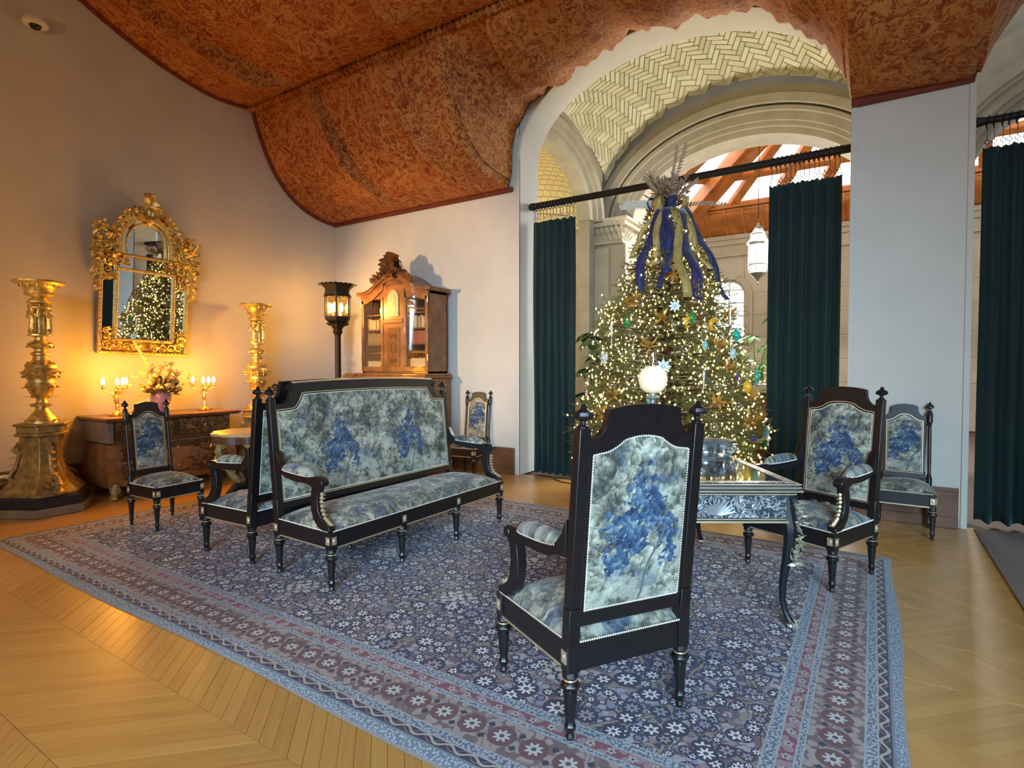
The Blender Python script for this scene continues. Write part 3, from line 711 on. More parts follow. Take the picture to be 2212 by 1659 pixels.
facet(F, F+Vector((-4.5*.743, -4.5*.669-.0, 0)), 4, 6, True)
struct(MB().box(8.2, 9.7, 0, 8.6, 10.1, 5.6).build('timber_post', 'timber', smooth=0, bevel=.02))
tp = MB().box(5.46, 9.80, 2.95, 5.75, 10.0, 4.9).box(5.42, 9.78, 2.80, 5.80, 10.0, 2.95).box(5.48, 9.82, 2.62, 5.72, 10.0, 2.8)
struct(tp.build('timber_bracket', 'timber', smooth=0, bevel=.02))
# ------------------------------------------------------------------ draped damask ceiling
EDGE = [(3.50, 3.855), (3.545, 4.02), (3.562, 4.30), (3.58, 4.52), (3.64, 4.68), (3.76, 4.84), (3.93, 4.95), (4.15, 5.07), (4.39, 5.16), (4.65, 5.24), (4.9, 5.31), (5.2, 5.37), (5.54, 5.40),
        (5.85, 5.385), (6.2, 5.32), (6.5, 5.235), (6.62, 5.15), (6.85, 5.00), (7.1, 4.80), (7.24, 4.62), (7.34, 4.44), (7.40, 4.25), (7.43, 4.06)]
pts = [(i*.014, 3.86) for i in range(0, 249)]
for i in range(len(EDGE)-1):
    (xa, ea), (xb, eb) = EDGE[i], EDGE[i+1]; n = max(2, int(math.hypot(xb-xa, eb-ea)/.022))
    for k in range(n): pts.append((xa+(xb-xa)*k/n, ea+(eb-ea)*k/n))
pts += [(7.44+i*.1, 4.04-.006*i) for i in range(0, 9)]+[(8.33, 3.99)]
# mirrored round the second arch
pts += [(8.365, 4.03), (8.40, 4.13), (8.48, 4.25), (8.60, 4.42), (8.70, 4.55), (8.85, 4.75), (9.1, 4.96), (9.5, 5.18), (9.9, 5.32), (10.3, 5.38), (11, 5.30), (11.6, 5.05), (12.1, 4.5), (12.2, 4.0), (13.9, 4.0)]
SEAM = (-1.5, 5.235)
NT = 44
def crease(x, xc, h, wl, wr):
    d = x-xc
    return h*math.exp(d/wl) if d < 0 else h*math.exp(-d/wr)
C1 = [(1.36, .42, .5, .014, .17), (2.62, .55, .03, .6, .22), (4.15, -.15, .02, .55, .18), (5.55, -.1, .02, .6, .09), (6.9, .1, .02, .5, .08), (8.6, .2, .02, .6, .10)]
C2 = [(1.28, -.55, .6, .014, .17), (2.3, -.5, .02, .5, .16), (3.5, -.4, .02, .5, .13), (5.2, -.2, .02, .5, .1)]
rn = np.random.RandomState(3); rag = rn.uniform(-1, 1, 400)
def drape1(ix, x, e, t, arcu):
    t0 = t
    onarch = 1.0 if (3.55 < x < 7.42 or 8.38 < x < 12.1) else 0.0
    s_ = ar[ix]
    if onarch: e = e+.040*math.sin(s_*4.3+.5)+.026*math.sin(s_*9.1+1.7)+.020*math.sin(s_*15.3+.4)*math.sin(s_*2.7)-.04
    y0 = -.05
    dy, dz = SEAM[0]-y0, SEAM[1]-e; L = math.hypot(dy, dz); ny, nz = -dz/L, dy/L      # pointing down into the room
    if nz > 0: ny, nz = -ny, -nz
    if dz < 0: ny = -abs(ny)*.3
    A_ = .37*min(1, max(.34, (5.55-e)/1.68))
    q = A_*math.sin(PI*min(1, t**.86))
    fade = math.sin(PI*min(1, (1-t)*1.0))**.7 if t < .5 else min(1, (1-t)/.06)
    for xc, sl, wl, wr, h in C1: q += crease(x, xc+sl*(1-t), h, wl, wr)*fade*min(1, t/.25)-.055*fade*math.exp(-((x-xc-sl*(1-t)+(.016 if wl < wr else -.020))/.014)**2)*min(1, t/.3)
    q += .012*math.sin(x*9+2*t)*math.sin(PI*t)
    if onarch: q += (.018*math.sin(s_*36+2*math.sin(s_*3))+.028*math.sin(s_*17+1.3)+.008*math.sin(s_*57+.4))*math.exp(-t/.16)+.012
    return (x, min(y0+dy*t+ny*q, -.045-.15*t), e+dz*t+nz*q)
ar = [0.0]
for i in range(1, len(pts)): ar.append(ar[-1]+math.hypot(pts[i][0]-pts[i-1][0], pts[i][1]-pts[i-1][1]))
def build_panel(fn, P_, name, parent):
    m = MB(); n = len(P_); vs = []; us = []; fs = []
    for i, (x, e) in enumerate(P_):
        s = 0; last = None
        for j in range(NT+1):
            p = fn(i, x, e, j/NT, 0)
            vs.append(p)
        col = vs[-(NT+1):]; tot = [0]
        for j in range(1, NT+1): tot.append(tot[-1]+math.dist(col[j], col[j-1]))
        us += [(x*1.0, q-tot[-1]) for q in tot]
    for i in range(n-1):
        for j in range(NT):
            a = i*(NT+1)+j; fs.append((a, a+1, a+NT+2, a+NT+1))
    m.add(vs, fs, us); return m.build(name, 'damask', parent, smooth=60, shell=.006)
canopy = thing('draped_canopy', 'red and gold damask cloth draped in swags under the ceiling', 'drapery', (0, 0, 0))
build_panel(drape1, pts, 'swag', canopy)
P2 = [(i*.016, 0) for i in range(0, 862)]
SE2 = (-4.5, 6.22)
def drape2(i, x, e, t, _):
    y0, z0 = SEAM; dy, dz = SE2[0]-y0, SE2[1]-z0; L = math.hypot(dy, dz); ny, nz = -dz/L, dy/L
    q = .25*math.sin(PI*t**.72); fade = min(1, t/.16)**1.5*math.exp(-t*1.2)*1.3
    for xc, sl, wl, wr, h in C2: q += crease(x, xc+sl*t*2, h, wl, wr)*fade*1.5-.055*fade*math.exp(-((x-xc-sl*t*2+(.016 if wl < wr else -.020))/.014)**2)
    q += .03*math.sin(x*5+3*t)*math.sin(PI*t)
    return (x, y0+dy*t+ny*q, z0+dz*t+nz*q)
build_panel(drape2, P2, 'swag', canopy)
def drape3(i, x, e, t, _):
    y0, z0 = SE2; dy, dz = -8.6-y0, 5.6-z0
    q = .25*math.sin(PI*t); return (x, y0+dy*t, z0+dz*t-q)
build_panel(drape3, P2[::24]+[(13.9, 0)], 'swag', canopy)
# twisted ruched piping on the seam
rp_ = MB(); n = 520
rp_.tube([(i*13.9/n, SEAM[0]-.02+.008*math.sin(i*2.1), SEAM[1]-.055+.008*math.sin(i*1.7)) for i in range(n+1)], [.042+.013*((i*7) % 3-1) for i in range(n+1)], 8)
rp_.build('seam_piping', 'damask', canopy)
# edging bands along the back wall, the pier and the left wall
MB().box(.0, -.05, 3.81, 3.56, -.012, 3.875).build('edging_band', 'redband', canopy, smooth=0, bevel=.01)
MB().box(7.44, -.05, 3.96, 8.37, -.012, 4.05).build('edging_band', 'redband', canopy, smooth=0, bevel=.01)
lb = MB(); P_ = [drape1(0, 0.0, 3.86, j/40, 0) for j in range(41)]+[drape2(0, 0.0, 0, j/40, 0) for j in range(1, 41)]
lb.tube([(.03, p[1]-.01, p[2]-.015) for p in P_], .030, 6); lb.build('edging_band', 'redband', canopy)

# ------------------------------------------------------------------ curtain rod, rings and curtains
rod = thing('curtain_rod', 'dark wooden curtain rod spanning the arch above the fir tree', 'curtain rod', (3.66, .27, 3.655))
m = MB().tube([(.08, 0, 0), (3.78, 0, .02)], .042, 10); m.build('pole', 'iron', rod)
MB().lathe([(.0, 0), (.03, .002), (.05, .03), (.055, .06), (.045, .09), (.034, .1), (.034, .13)], 12).warp(lambda x, y, z: (z-.02, x, y)).build('finial', 'iron', rod)
def curtain(x0, x1, y, z0, z1, label, nf, rings, rodz, depth=.045):
    c = thing('velvet_curtain', label, 'curtain', (x0, y, z0), 0, 'dark green velvet curtains in the arches')
    W = x1-x0; H = z1-z0; ph = R.random()*6
    def fn(a, q):
        f = math.sin(a*nf*2*PI+ph)+.35*math.sin(a*nf*4*PI+ph*2+q*.6); z = H*q
        e = 1-.06*math.sin(PI*q)*0
        return (W*a, depth*f*(1-.55*q)+.012*math.sin(q*7+a*9), z+(.018*math.sin(a*nf*2*PI) if q == 0 else 0)-(.02*abs(math.sin(a*rings*PI)) if q == 1 else 0))
    MB().grid(fn, nf*14, 26).build('curtain_cloth', 'velvet', c, smooth=60, shell=.008)
    for i in range(rings):
        xx = W*(i+.5)/rings+R.uniform(-.006, .006)
        r = MB(); r.tube([(xx+.010*math.sin(q*PI/7), .052*math.cos(q*PI/7), rodz-z0-.012+.055*math.sin(q*PI/7)) for q in range(14)], .0065, 6, True)
        r.tube([(xx, 0, rodz-z0-.066), (xx, 0, H+.055)], .004, 5)
        r.tube([(xx+.018*math.cos(q*PI/5), 0, H+.035+.018*math.sin(q*PI/5)) for q in range(10)], .0035, 5, True)
        r.tube([(xx, 0, H+.02), (xx, 0, H-.03)], .003, 5)
        r.build('curtain_ring', 'iron', c)
    return c
curtain(3.70, 4.335, .27, .03, 3.45, 'dark green velvet curtain on the left side of the arch, left of the fir tree', 6, 13, 3.655)
curtain(6.68, 7.36, .27, .03, 3.43, 'dark green velvet curtain right of the fir tree, behind the armchair beside the pier', 6, 15, 3.675)
curtain(8.47, 9.75, .27, .03, 3.47, 'dark green velvet curtain at the far right edge above the grey runner', 9, 24, 3.70)
rod2 = thing('curtain_rod', 'dark curtain rod over the doorway at the right edge', 'curtain rod', (8.39, .27, 3.70))
MB().tube([(.02, 0, 0), (3.7, 0, .02)], .034, 10).build('pole', 'iron', rod2)
MB().lathe([(.0, 0), (.05, .03), (.034, .1)], 12).warp(lambda x, y, z: (z-.0, x, y)).build('finial', 'iron', rod2)

# ------------------------------------------------------------------ floor coverings
m = MB(); LX, LY = RX1-RX0, RY1-RY0
def rugf(a, q):
    x, y = a*LX, q*LY; e = min(a*LX, (1-a)*LX, q*LY, (1-q)*LY)
    wx = .012*math.sin(y*3.1+1)*(1 if a in (0, 1) else 0); wy = .014*math.sin(x*2.3)*(1 if q in (0, 1) else 0)
    return (RX0+x+wx, RY0+y+wy, .002+.010*min(1, e/.02)+.0012*math.sin(x*1.7)*math.sin(y*2.1)*min(1, e/.3))
m.grid(rugf, 130, 76, lambda a, q, p: (a*LX, q*LY))
r_ = m.build('persian_rug', 'rug', smooth=60); tag(r_, 'large navy and mauve Persian rug with floral field and banded borders on the parquet', 'rug')
m = MB().box(8.435, -7.0, .0005, 9.9, .02, .012); r2 = m.build('carpet_runner', 'runner', smooth=0, bevel=.004)
tag(r2, 'plain grey carpet runner on the floor at the right edge', 'carpet')
m = MB().tube([(3.86, .10, .006), (4.0, .13, .006), (4.13, .06, .006), (4.22, -.03, .006), (4.36, -.12, .006), (4.7, -.18, .006), (5.4, -.35, .006), (5.9, -.85, .006)], .006, 6)
tag(m.build('power_cord', 'black', smooth=60), 'thin black power cord trailing over the parquet towards the fir tree', 'cord')
cam_t = thing('security_camera', 'small white dome camera on the wall at top left', 'camera', (0, -4.05, 5.08))
MB().lathe([(.0, .09), (.05, .088), (.10, .06), (.115, .02), (.11, .0), (.06, -.005)], 20, (.13, 0, 0)).build('housing', 'white', cam_t)
MB().ball((.13, 0, -.004), (.055, .055, .045), 14, 8).build('lens_dome', 'black', cam_t)
MB().box(0, -.035, .02, .12, .035, .075).build('bracket', 'white', cam_t, bevel=.008)
# ------------------------------------------------------------------ upholstered seats
def nail_row(m, pts, step, nrm, r=.0052):
    nrm = Vector(nrm).normalized(); u = nrm.orthogonal().normalized(); v = nrm.cross(u); acc = 0.0
    for i in range(len(pts)-1):
        a = Vector(pts[i]); b = Vector(pts[i+1]); L = (b-a).length
        while acc < L:
            c = a.lerp(b, acc/L); vs = [c+(u*math.cos(k*PI/3)+v*math.sin(k*PI/3))*r for k in range(6)]+[c+nrm*r*.45+(u*math.cos(k*PI/3)+v*math.sin(k*PI/3))*r*.65 for k in range(6)]+[c+nrm*r*.8]
            m.add(vs, [(k, (k+1) % 6, 6+(k+1) % 6, 6+k) for k in range(6)]+[(6+k, 6+(k+1) % 6, 12) for k in range(6)]); acc += step
        acc -= L
LEG = [(0, 0), (.013, 0), (.017, .010), (.013, .026), (.020, .040), (.023, .055), (.017, .068), (.0185, .08), (.0265, .188), (.021, .194), (.034, .203), (.037, .216), (.031, .228), (.025, .234), (.0255, .242), (.031, .250), (.029, .27)]
def make_seat(name, label, cat, wb, wf, d, loc, rz, group, arms=True, nleg=2, tall=1.0, bead_top=False, col_posts=False, step=.0105):
    t = thing(name, label, cat, loc, rz, group)
    xb, xf, hb, hf = -d/2, d/2, wb/2, wf/2; RZ0, RZ1 = .268, .385; ls = .85 if col_posts else 1
    def lean(x, y, z): return (x-max(0, z-.40)*.105*(1.0 if z > .4 else 0), y, z)
    PT = .385+(1.215-.385)*tall                                                   # top of the posts
    frac = [-1+2*i/(nleg-1) for i in range(nleg)]
    legs = [(xf-.028, q*(hf-.028)) for q in frac]+[(xb+.02, q*hb) for q in frac]
    prof = [(r*ls, z) for r, z in LEG]
    for i, (x, y) in enumerate(legs):
        lg = MB().lathe(prof, 14, (x, y, 0), flute=.06).build('leg', 'ebony', t)
        MB().lathe([(.0265*ls, .233), (.0285*ls, .2365), (.0265*ls, .240)], 14, (x, y, 0)).build('leg_ring', 'brass', lg)
        m = MB().box(x-.027*ls, y-.027*ls, RZ0, x+.027*ls, y+.027*ls, RZ1-.004); blk = m.build('leg_block', 'ebony', t, smooth=0, bevel=.003)
        ros = MB(); s = 1 if y > 0 else -1; back = i >= nleg
        if abs(y) > min(hb, hf)-.06:
            ros.box(x-.017, y+s*.027*ls, RZ0+.035, x+.017, y+s*(.027*ls+.004), RZ0+.085); ros.ball((x, y+s*.031*ls, RZ0+.06), (.011, .005, .014), 8, 5)
        if not back: ros.box(x+.027*ls, y-.017, RZ0+.035, x+.027*ls+.004, y+.017, RZ0+.085); ros.ball((x+.031*ls, y, RZ0+.06), (.005, .011, .014), 8, 5)
        if ros.v: ros.build('rosette', 'brass', t, smooth=0)
    # rails with a brass line
    fl_, fr_, bl_, br_ = (xf-.028, -hf+.028), (xf-.028, hf-.028), (xb+.02, -hb), (xb+.02, hb)
    for p, q in ((fl_, fr_), (bl_, br_), (bl_, fl_), (br_, fr_)): MB().beam(p, q, RZ0, RZ1-.004, .036*ls).build('seat_rail', 'ebony', t, smooth=0, bevel=.003)
    for p, q in (((xf-.009, -hf+.05), (xf-.009, hf-.05)), ((xb+.05, -hb-.018), (xf-.05, -hf+.010)), ((xb+.05, hb+.018), (xf-.05, hf-.010))):
        MB().beam(p, q, RZ0+.004, RZ0+.013, .006).build('rail_moulding', 'brass', t, smooth=0)
    # domed seat
    P = .77; off = 1.0 if nleg > 2 else .5
    def sf_(a, q):
        x = xb-.012+(xf-xb)*q+.012*(1-q); h = (hb+.016)*(1-q)+(hf-.008)*q; y = -h+2*h*a
        e = (1-abs(2*a-1)**(2.6 if nleg == 2 else 9))*(1-abs(2*q-1)**2.6)
        return (x, y, RZ1-.006+.088*e**.62)
    MB().grid(sf_, 18*(nleg if nleg > 2 else 1), 18, lambda a, q, p: (p[1]/P+6.5, p[0]*1.1+.9)).build('seat_cushion', 'tapestry', t, smooth=70)
    nm = MB(); e = RZ1+.002
    for p, q, nn in (((xf-.006, -hf+.03), (xf-.006, hf-.03), (1, 0, .3)), ((xb+.03, -hb-.017), (xf-.03, -hf+.006), (0, -1, .3)), ((xb+.03, hb+.017), (xf-.03, hf-.006), (0, 1, .3)), ((xb-.008, -hb+.03), (xb-.008, hb-.03), (-1, 0, .3))):
        nail_row(nm, [(*p, e), (*q, e)], step, nn)
    # back: crest, lower rail, panel
    hi = hb-.026; a0, a1 = (.006, .070) if nleg == 2 else (.05, .14)
    a0 *= .85 if col_posts else 1; a1 *= .85 if col_posts else 1
    zs, zt = PT-.035, PT+.085*(.8 if col_posts else 1)
    if nleg > 2: zs, zt = PT-.03, PT+.14
    c_ = hi-a1
    def top(y):
        a = hi-abs(y)
        if a < a0: return zs-.006*(a/a0)
        if a < a1: q = (a-a0)/(a1-a0); return zs-.006+(zt-.045-zs)*(1-math.sqrt(max(0, 1-q*q)))
        if a < a1+.012: return zt-.022+.005*(a-a1)/.012
        return zt-.020*((abs(y)/c_)**2)
    def ptop(y):
        a = hi-abs(y); b0, b1 = (.055, .155) if nleg == 2 else (.15, .24)
        b0 *= .8 if col_posts else 1; b1 *= .8 if col_posts else 1
        lo = PT-.098 if nleg == 2 else PT-.085; hg = PT-.032 if nleg == 2 else PT+.045
        if a < b0: return lo+.008*(a/b0)
        if a < b1: q = (a-b0)/(b1-b0); return lo+.008+(hg-lo-.020)*(q**1.8)
        return hg-.013*(abs(y)/(hi-b1))**2
    NC = 64 if nleg == 2 else 160; ysl = sorted(set([round(-hi+2*hi*i/NC, 5) for i in range(NC+1)]+[round(s*(hi-q), 5) for s in (-1, 1) for q in (a0, a1-.001, a1+.012)]))
    MB().slab([(y, ptop(y)-.006, top(y)) for y in ysl], xb, xb+.036).warp(lean).build('crest_rail', 'ebony', t, smooth=30, bevel=.004)
    if nleg > 2 or bead_top:
        bt = MB(); ct = [y for y in ysl if abs(y) < c_-.01]
        bt.tube([(xb+.038, y, top(y)-.006) for y in ct], .007, 6); nail_row(bt, [(xb+.040, y, top(y)-.004) for y in ct], .016, (1, 0, .4), .007)
        bt.warp(lean).build('crest_beading', 'brass', t)
        ear = MB()
        for s in (-1, 1): ear.scroll((xb+.038, s*(hi-a1+.012), top(hi-a1-.02)-.05), .03, (0, s, 0), (0, 0, 1), 1.3, .008)
        ear.warp(lean).build('crest_scroll', 'ebony', t)
    zb = .498
    MB().slab([(-hi, zb-.055, zb+.004), (hi, zb-.055, zb+.004)], xb, xb+.036).warp(lean).build('lower_rail', 'ebony', t, smooth=0, bevel=.004)
    hp = hi-(.012 if not col_posts else .03)
    if col_posts: [MB().slab([(q0, zb, ptop(hi)), (q1, zb, ptop(hp))], xb+.004, xb+.030).warp(lean).build('panel_stile', 'ebony', t, smooth=0) for q0, q1 in ((-hi+.012, -hp+.004), (hp-.004, hi-.012))]
    else: [MB().slab([(q0, zb, ptop(hi)), (q1, zb, ptop(hp))], xb, xb+.034).warp(lean).build('panel_stile', 'ebony', t, smooth=0) for q0, q1 in ((-hi, -hp+.002), (hp-.002, hi))]
    pm = MB()
    for side, x in ((1, xb+.030), (-1, xb+.004)):
        def pf(a, q):
            y = -hp+2*hp*a; z = zb+(ptop(y)-zb)*q; e = (1-abs(2*a-1)**6)*(1-abs(2*q-1)**6)
            return (x+side*.016*max(0, e)**.6, y, z)
        pm.grid(pf, NC, 30, lambda a, q, p: (side*p[1]/P+off, .50+(p[2]-zb)*(1.0/tall if tall < 1 else 1.0)), side < 0)
    pm.warp(lean).build('back_panel', 'tapestry', t, smooth=70)
    outl = [(hp-.006, zb+.008), (hp-.006, ptop(hp)-.006)]+[(y, ptop(y)-.007) for y in reversed(ysl) if abs(y) < hp-.008]+[(-hp+.006, ptop(hp)-.006), (-hp+.006, zb+.008), (hp-.006, zb+.008)]
    s0 = len(nm.v)
    nail_row(nm, [(xb+.034, y, z) for y, z in outl], step, (1, 0, 0)); nail_row(nm, [(xb-.000, y, z) for y, z in outl], step, (-1, 0, 0))
    nm.warp(lean, s0); nm.build('nailhead_trim', 'nail', t, kind='stuff')
    gm = MB().tube([(xb+.037, y*1.0+(.012 if y > 0 else -.012), z+(.014 if z > zb+.1 else -.012)) for y, z in outl[:-1]], .0042, 5, True)
    gm.warp(lean).build('gilt_line', 'brass', t)
    # posts and finials
    for s in (-1, 1):
        y = s*hb
        if col_posts:
            pr_ = [(.024, RZ1-.01), (.024, .46), (.016, .465), (.020, .475), (.013, .49), (.015, .60), (.015, PT-.16), (.012, PT-.13), (.019, PT-.12), (.014, PT-.105), (.023, PT-.095), (.023, PT-.01), (.018, PT)]
            m = MB().lathe(pr_, 12, (xb+.018, y, 0))
        else:
            m = MB().box(xb-.008, y-.026, RZ0+.1, xb+.045, y+.026, .52).box(xb-.006, y-.025, .52, xb+.043, y+.025, PT)
        m.warp(lean).build('back_post', 'ebony', t, smooth=30, bevel=.004)
        k = .8 if col_posts else 1
        MB().lathe([(.02*k, PT-.002), (.021*k, PT+.008), (.011*k, PT+.014), (.0115*k, PT+.028), (.034*k, PT+.037), (.037*k, PT+.047), (.032*k, PT+.060), (.014*k, PT+.071), (.010*k, PT+.075), (.012*k, PT+.082), (.004, PT+.090)], 14, (xb+.018, y, 0), flute=.05).warp(lean).build('finial', 'ebony', t)
    if arms:
        poly = [(0, .86), (.05, .80), (.12, .755), (.22, .733), (.36, .725), (.66, .722), (.76, .727), (.83, .720), (.86, .70), (.85, .672), (.80, .655), (.775, .62), (.765, .56), (.785, .50), (.83, .455), (.90, .43), (.965, .415), (.975, .385),
                (.85, .385), (.78, .40), (.70, .445), (.655, .51), (.648, .575), (.665, .63), (.675, .655), (.60, .672), (.36, .672), (.2, .685), (.1, .705), (0, .71)]
        for s in (-1, 1):
            B0 = Vector((xb+.02, s*hb)); B1 = Vector((xf+.0, s*(hf-.026))); L = (B1-B0).length; dr = (B1-B0)/L; nr = Vector((-dr.y, dr.x))
            def place(x, y, z): c = B0+dr*x+nr*y; return (c.x, c.y, z)
            am = MB().prism([(a*L, z) for a, z in poly], -.024, .024, 'y'); am.lathe([(.02, -.03), (.026, -.028), (.026, .028), (.02, .03)], 12)
            k = len(am.v)-48; am.v[k:] = [(x+.825*L, z, y+.690) for x, y, z in am.v[k:]]
            arm = am.warp(place).build('arm', 'ebony', t, smooth=30, bevel=.004)
            pad = MB()
            def pf2(a, q):
                x = (.11+.56*q)*L; th = a*PI; wv = (1-abs(2*q-1)**3.2); return (x, -.046*math.cos(th)*wv**.4, .720+.020*(1-q)+.055*math.sin(th)*wv**.5)
            pad.grid(pf2, 12, 18, lambda a, q, p: (p[0]/P+6.3, p[1]*1.3+p[2]+.25*s)); pad.warp(place).build('arm_pad', 'tapestry', arm, smooth=70)
            pn_ = MB(); 
            for sy in (-1, 1): nail_row(pn_, [((.11+.56*i/24)*L, sy*.047*(1-abs(2*i/24-1)**3.2)**.4, .721+.020*(1-i/24)) for i in range(25)], step, (0, sy, .2), .0042)
            pn_.warp(place).build('pad_nails', 'nail', arm, kind='stuff')
            mt = MB(); cv = [(.792, .615), (.784, .565), (.80, .51), (.845, .462), (.91, .437), (.965, .425)]
            for i in range(len(cv)-1):
                for q in (.0, .5):
                    x_ = cv[i][0]+(cv[i+1][0]-cv[i][0])*q; z_ = cv[i][1]+(cv[i+1][1]-cv[i][1])*q
                    mt.ball((x_*L+.004, 0, z_), (.012, .013, .014), 6, 4); mt.leaf((x_*L, 0, z_), (.6, .5, -.5), (1, 0, 1), .03, .02, .5, 3); mt.leaf((x_*L, 0, z_), (.6, -.5, -.5), (1, 0, 1), .03, .02, .5, 3)
            mt.warp(place).build('arm_mount', 'brass', arm)
    return t
def ang(x, y): return math.atan2(y, x)
armA = make_seat('armchair', 'ebonized armchair seen from behind in the foreground, blue tree on its tapestry back', 'armchair', .533, .68, .60, (6.600, -4.128, .0138), ang(-.833, .553), 'tapestry armchairs')
dup(armA, (7.30, -1.93, .0138), ang(-.46, -.89), 'ebonized armchair facing the camera, right of the inlaid table and before the white pier', 'tapestry armchairs')
setA = make_seat('settee', 'long ebonized settee with two blue trees on its tapestry back, facing the inlaid table', 'settee', 1.89, 1.99, .62, (4.455, -3.068, .0138), 0.0, 'back to back settees', nleg=4, bead_top=True)
dup(setA, (3.55, -3.068, .0138), PI, 'ebonized settee turned away, standing back to back behind the long front settee', 'back to back settees')
sideA = make_seat('side_chair', 'small armless tapestry chair standing in front of the marquetry commode', 'chair', .375, .46, .47, (2.14, -3.79, .0138), math.radians(5), 'tapestry side chairs', arms=False, tall=.80, col_posts=True, bead_top=False)
dup(sideA, (7.90, -.34, .0), math.radians(-92), 'small armless tapestry chair against the white pier, half behind the facing armchair', 'tapestry side chairs')
dup(sideA, (3.03, -.32, .0), math.radians(-84), 'small armless tapestry chair by the back wall, right of the tall bookcase', 'tapestry side chairs')

# ------------------------------------------------------------------ inlaid writing table
TA = math.radians(32.2); TC = (6.535, -2.598)
tb = thing('writing_table', 'black inlaid writing table with gilt mounts and cabriole legs on the rug', 'table', (*TC, .0138), TA)
# local: x along the short end (0.92), y along the length (1.60); the near end is y = -0.8
hx, hy = .46, .80; TZ = .812
m = MB().box(-hx+.03, -hy+.03, TZ-.012, hx-.03, hy-.03, TZ-.004).box(-hx+.012, -hy+.012, TZ-.045, hx-.012, hy-.012, TZ-.012)
m.build('table_top', simple('polished_top', (.055, .065, .075), .07, 0, .3, 8, Coat_Weight=.8, Coat_Roughness=.03), tb, smooth=0, bevel=.004)
def rect(a, b): return [(-a, -b), (a, -b), (a, b), (-a, b)]
MB().ring(rect(hx, hy), rect(hx-.012, hy-.012), TZ-.050, TZ-.043, 'z').ring(rect(hx-.006, hy-.006), rect(hx-.02, hy-.02), TZ-.030, TZ-.024, 'z').ring(rect(hx-.006, hy-.006), rect(hx-.03, hy-.03), TZ-.012, TZ-.008, 'z').build('top_moulding', 'brass', tb, smooth=0, bevel=.002)
MB().ring(rect(hx-.03, hy-.03), rect(hx-.075, hy-.075), TZ-.004, TZ-.001, 'z').build('inlay_border', 'boulle', tb, smooth=0)
ap = MB()
for a, b_, c, d in ((-hx+.04, -hy+.03, hx-.04, -hy+.055), (-hx+.04, hy-.055, hx-.04, hy-.03), (-hx+.03, -hy+.04, -hx+.055, hy-.04), (hx-.055, -hy+.04, hx-.03, hy-.04)):
    ap.box(a, b_, TZ-.215, c, d, TZ-.05)
ap.build('apron', simple('black_lacquer', (.012, .022, .035), .25, 0, .2), tb, smooth=0)
for a, b_, c, d in ((-hx+.085, -hy+.024, hx-.085, -hy+.031), (-hx+.085, hy-.031, hx-.085, hy-.024)): MB().box(a, b_, TZ-.195, c, d, TZ-.072).build('inlaid_panel', 'boulle', tb, smooth=0)
for x in (-hx+.024, hx-.031): MB().box(x, -hy+.1, TZ-.195, x+.007, hy-.1, TZ-.072).build('inlaid_panel', 'boulle', tb, smooth=0)
gm = MB()
for z in (TZ-.066, TZ-.203):
    gm.ring(rect(hx-.026, hy-.026), rect(hx-.032, hy-.032), z-.003, z+.003, 'z')
gm.ring(rect(hx-.02, hy-.02), rect(hx-.045, hy-.045), TZ-.222, TZ-.212, 'z'); gm.build('gilt_line', 'brass', tb, smooth=0)
for y, s in ((-hy+.022, -1), (hy-.022, 1)):
    ms = MB()
    for i in range(11):
        a = PI*(i+.5)/11; ms.leaf((0, y, TZ-.175), (math.cos(a), s*.10, math.sin(a)*.8+.1), (0, s, 0), .095+.015*math.sin(a), .017, .10, 5)
    for q in (-1, 1):
        for k, (dx, dz, r) in enumerate(((.08, .02, .03), (.14, .05, .025), (.15, -.01, .022), (.20, .03, .018))): ms.scroll((q*dx, y+s*.004, TZ-.145+dz-.02), r, (q, 0, 0), (0, 0, 1), 1.4, .006)
        for k in range(5): ms.leaf((q*(.06+.03*k), y, TZ-.19), (q*.6, s*.1, .5), (0, s, 0), .04, .018, .2, 3)
    ms.build('apron_mount', simple('silvered_mount', (.50, .56, .60), .35, .7, .2), tb)
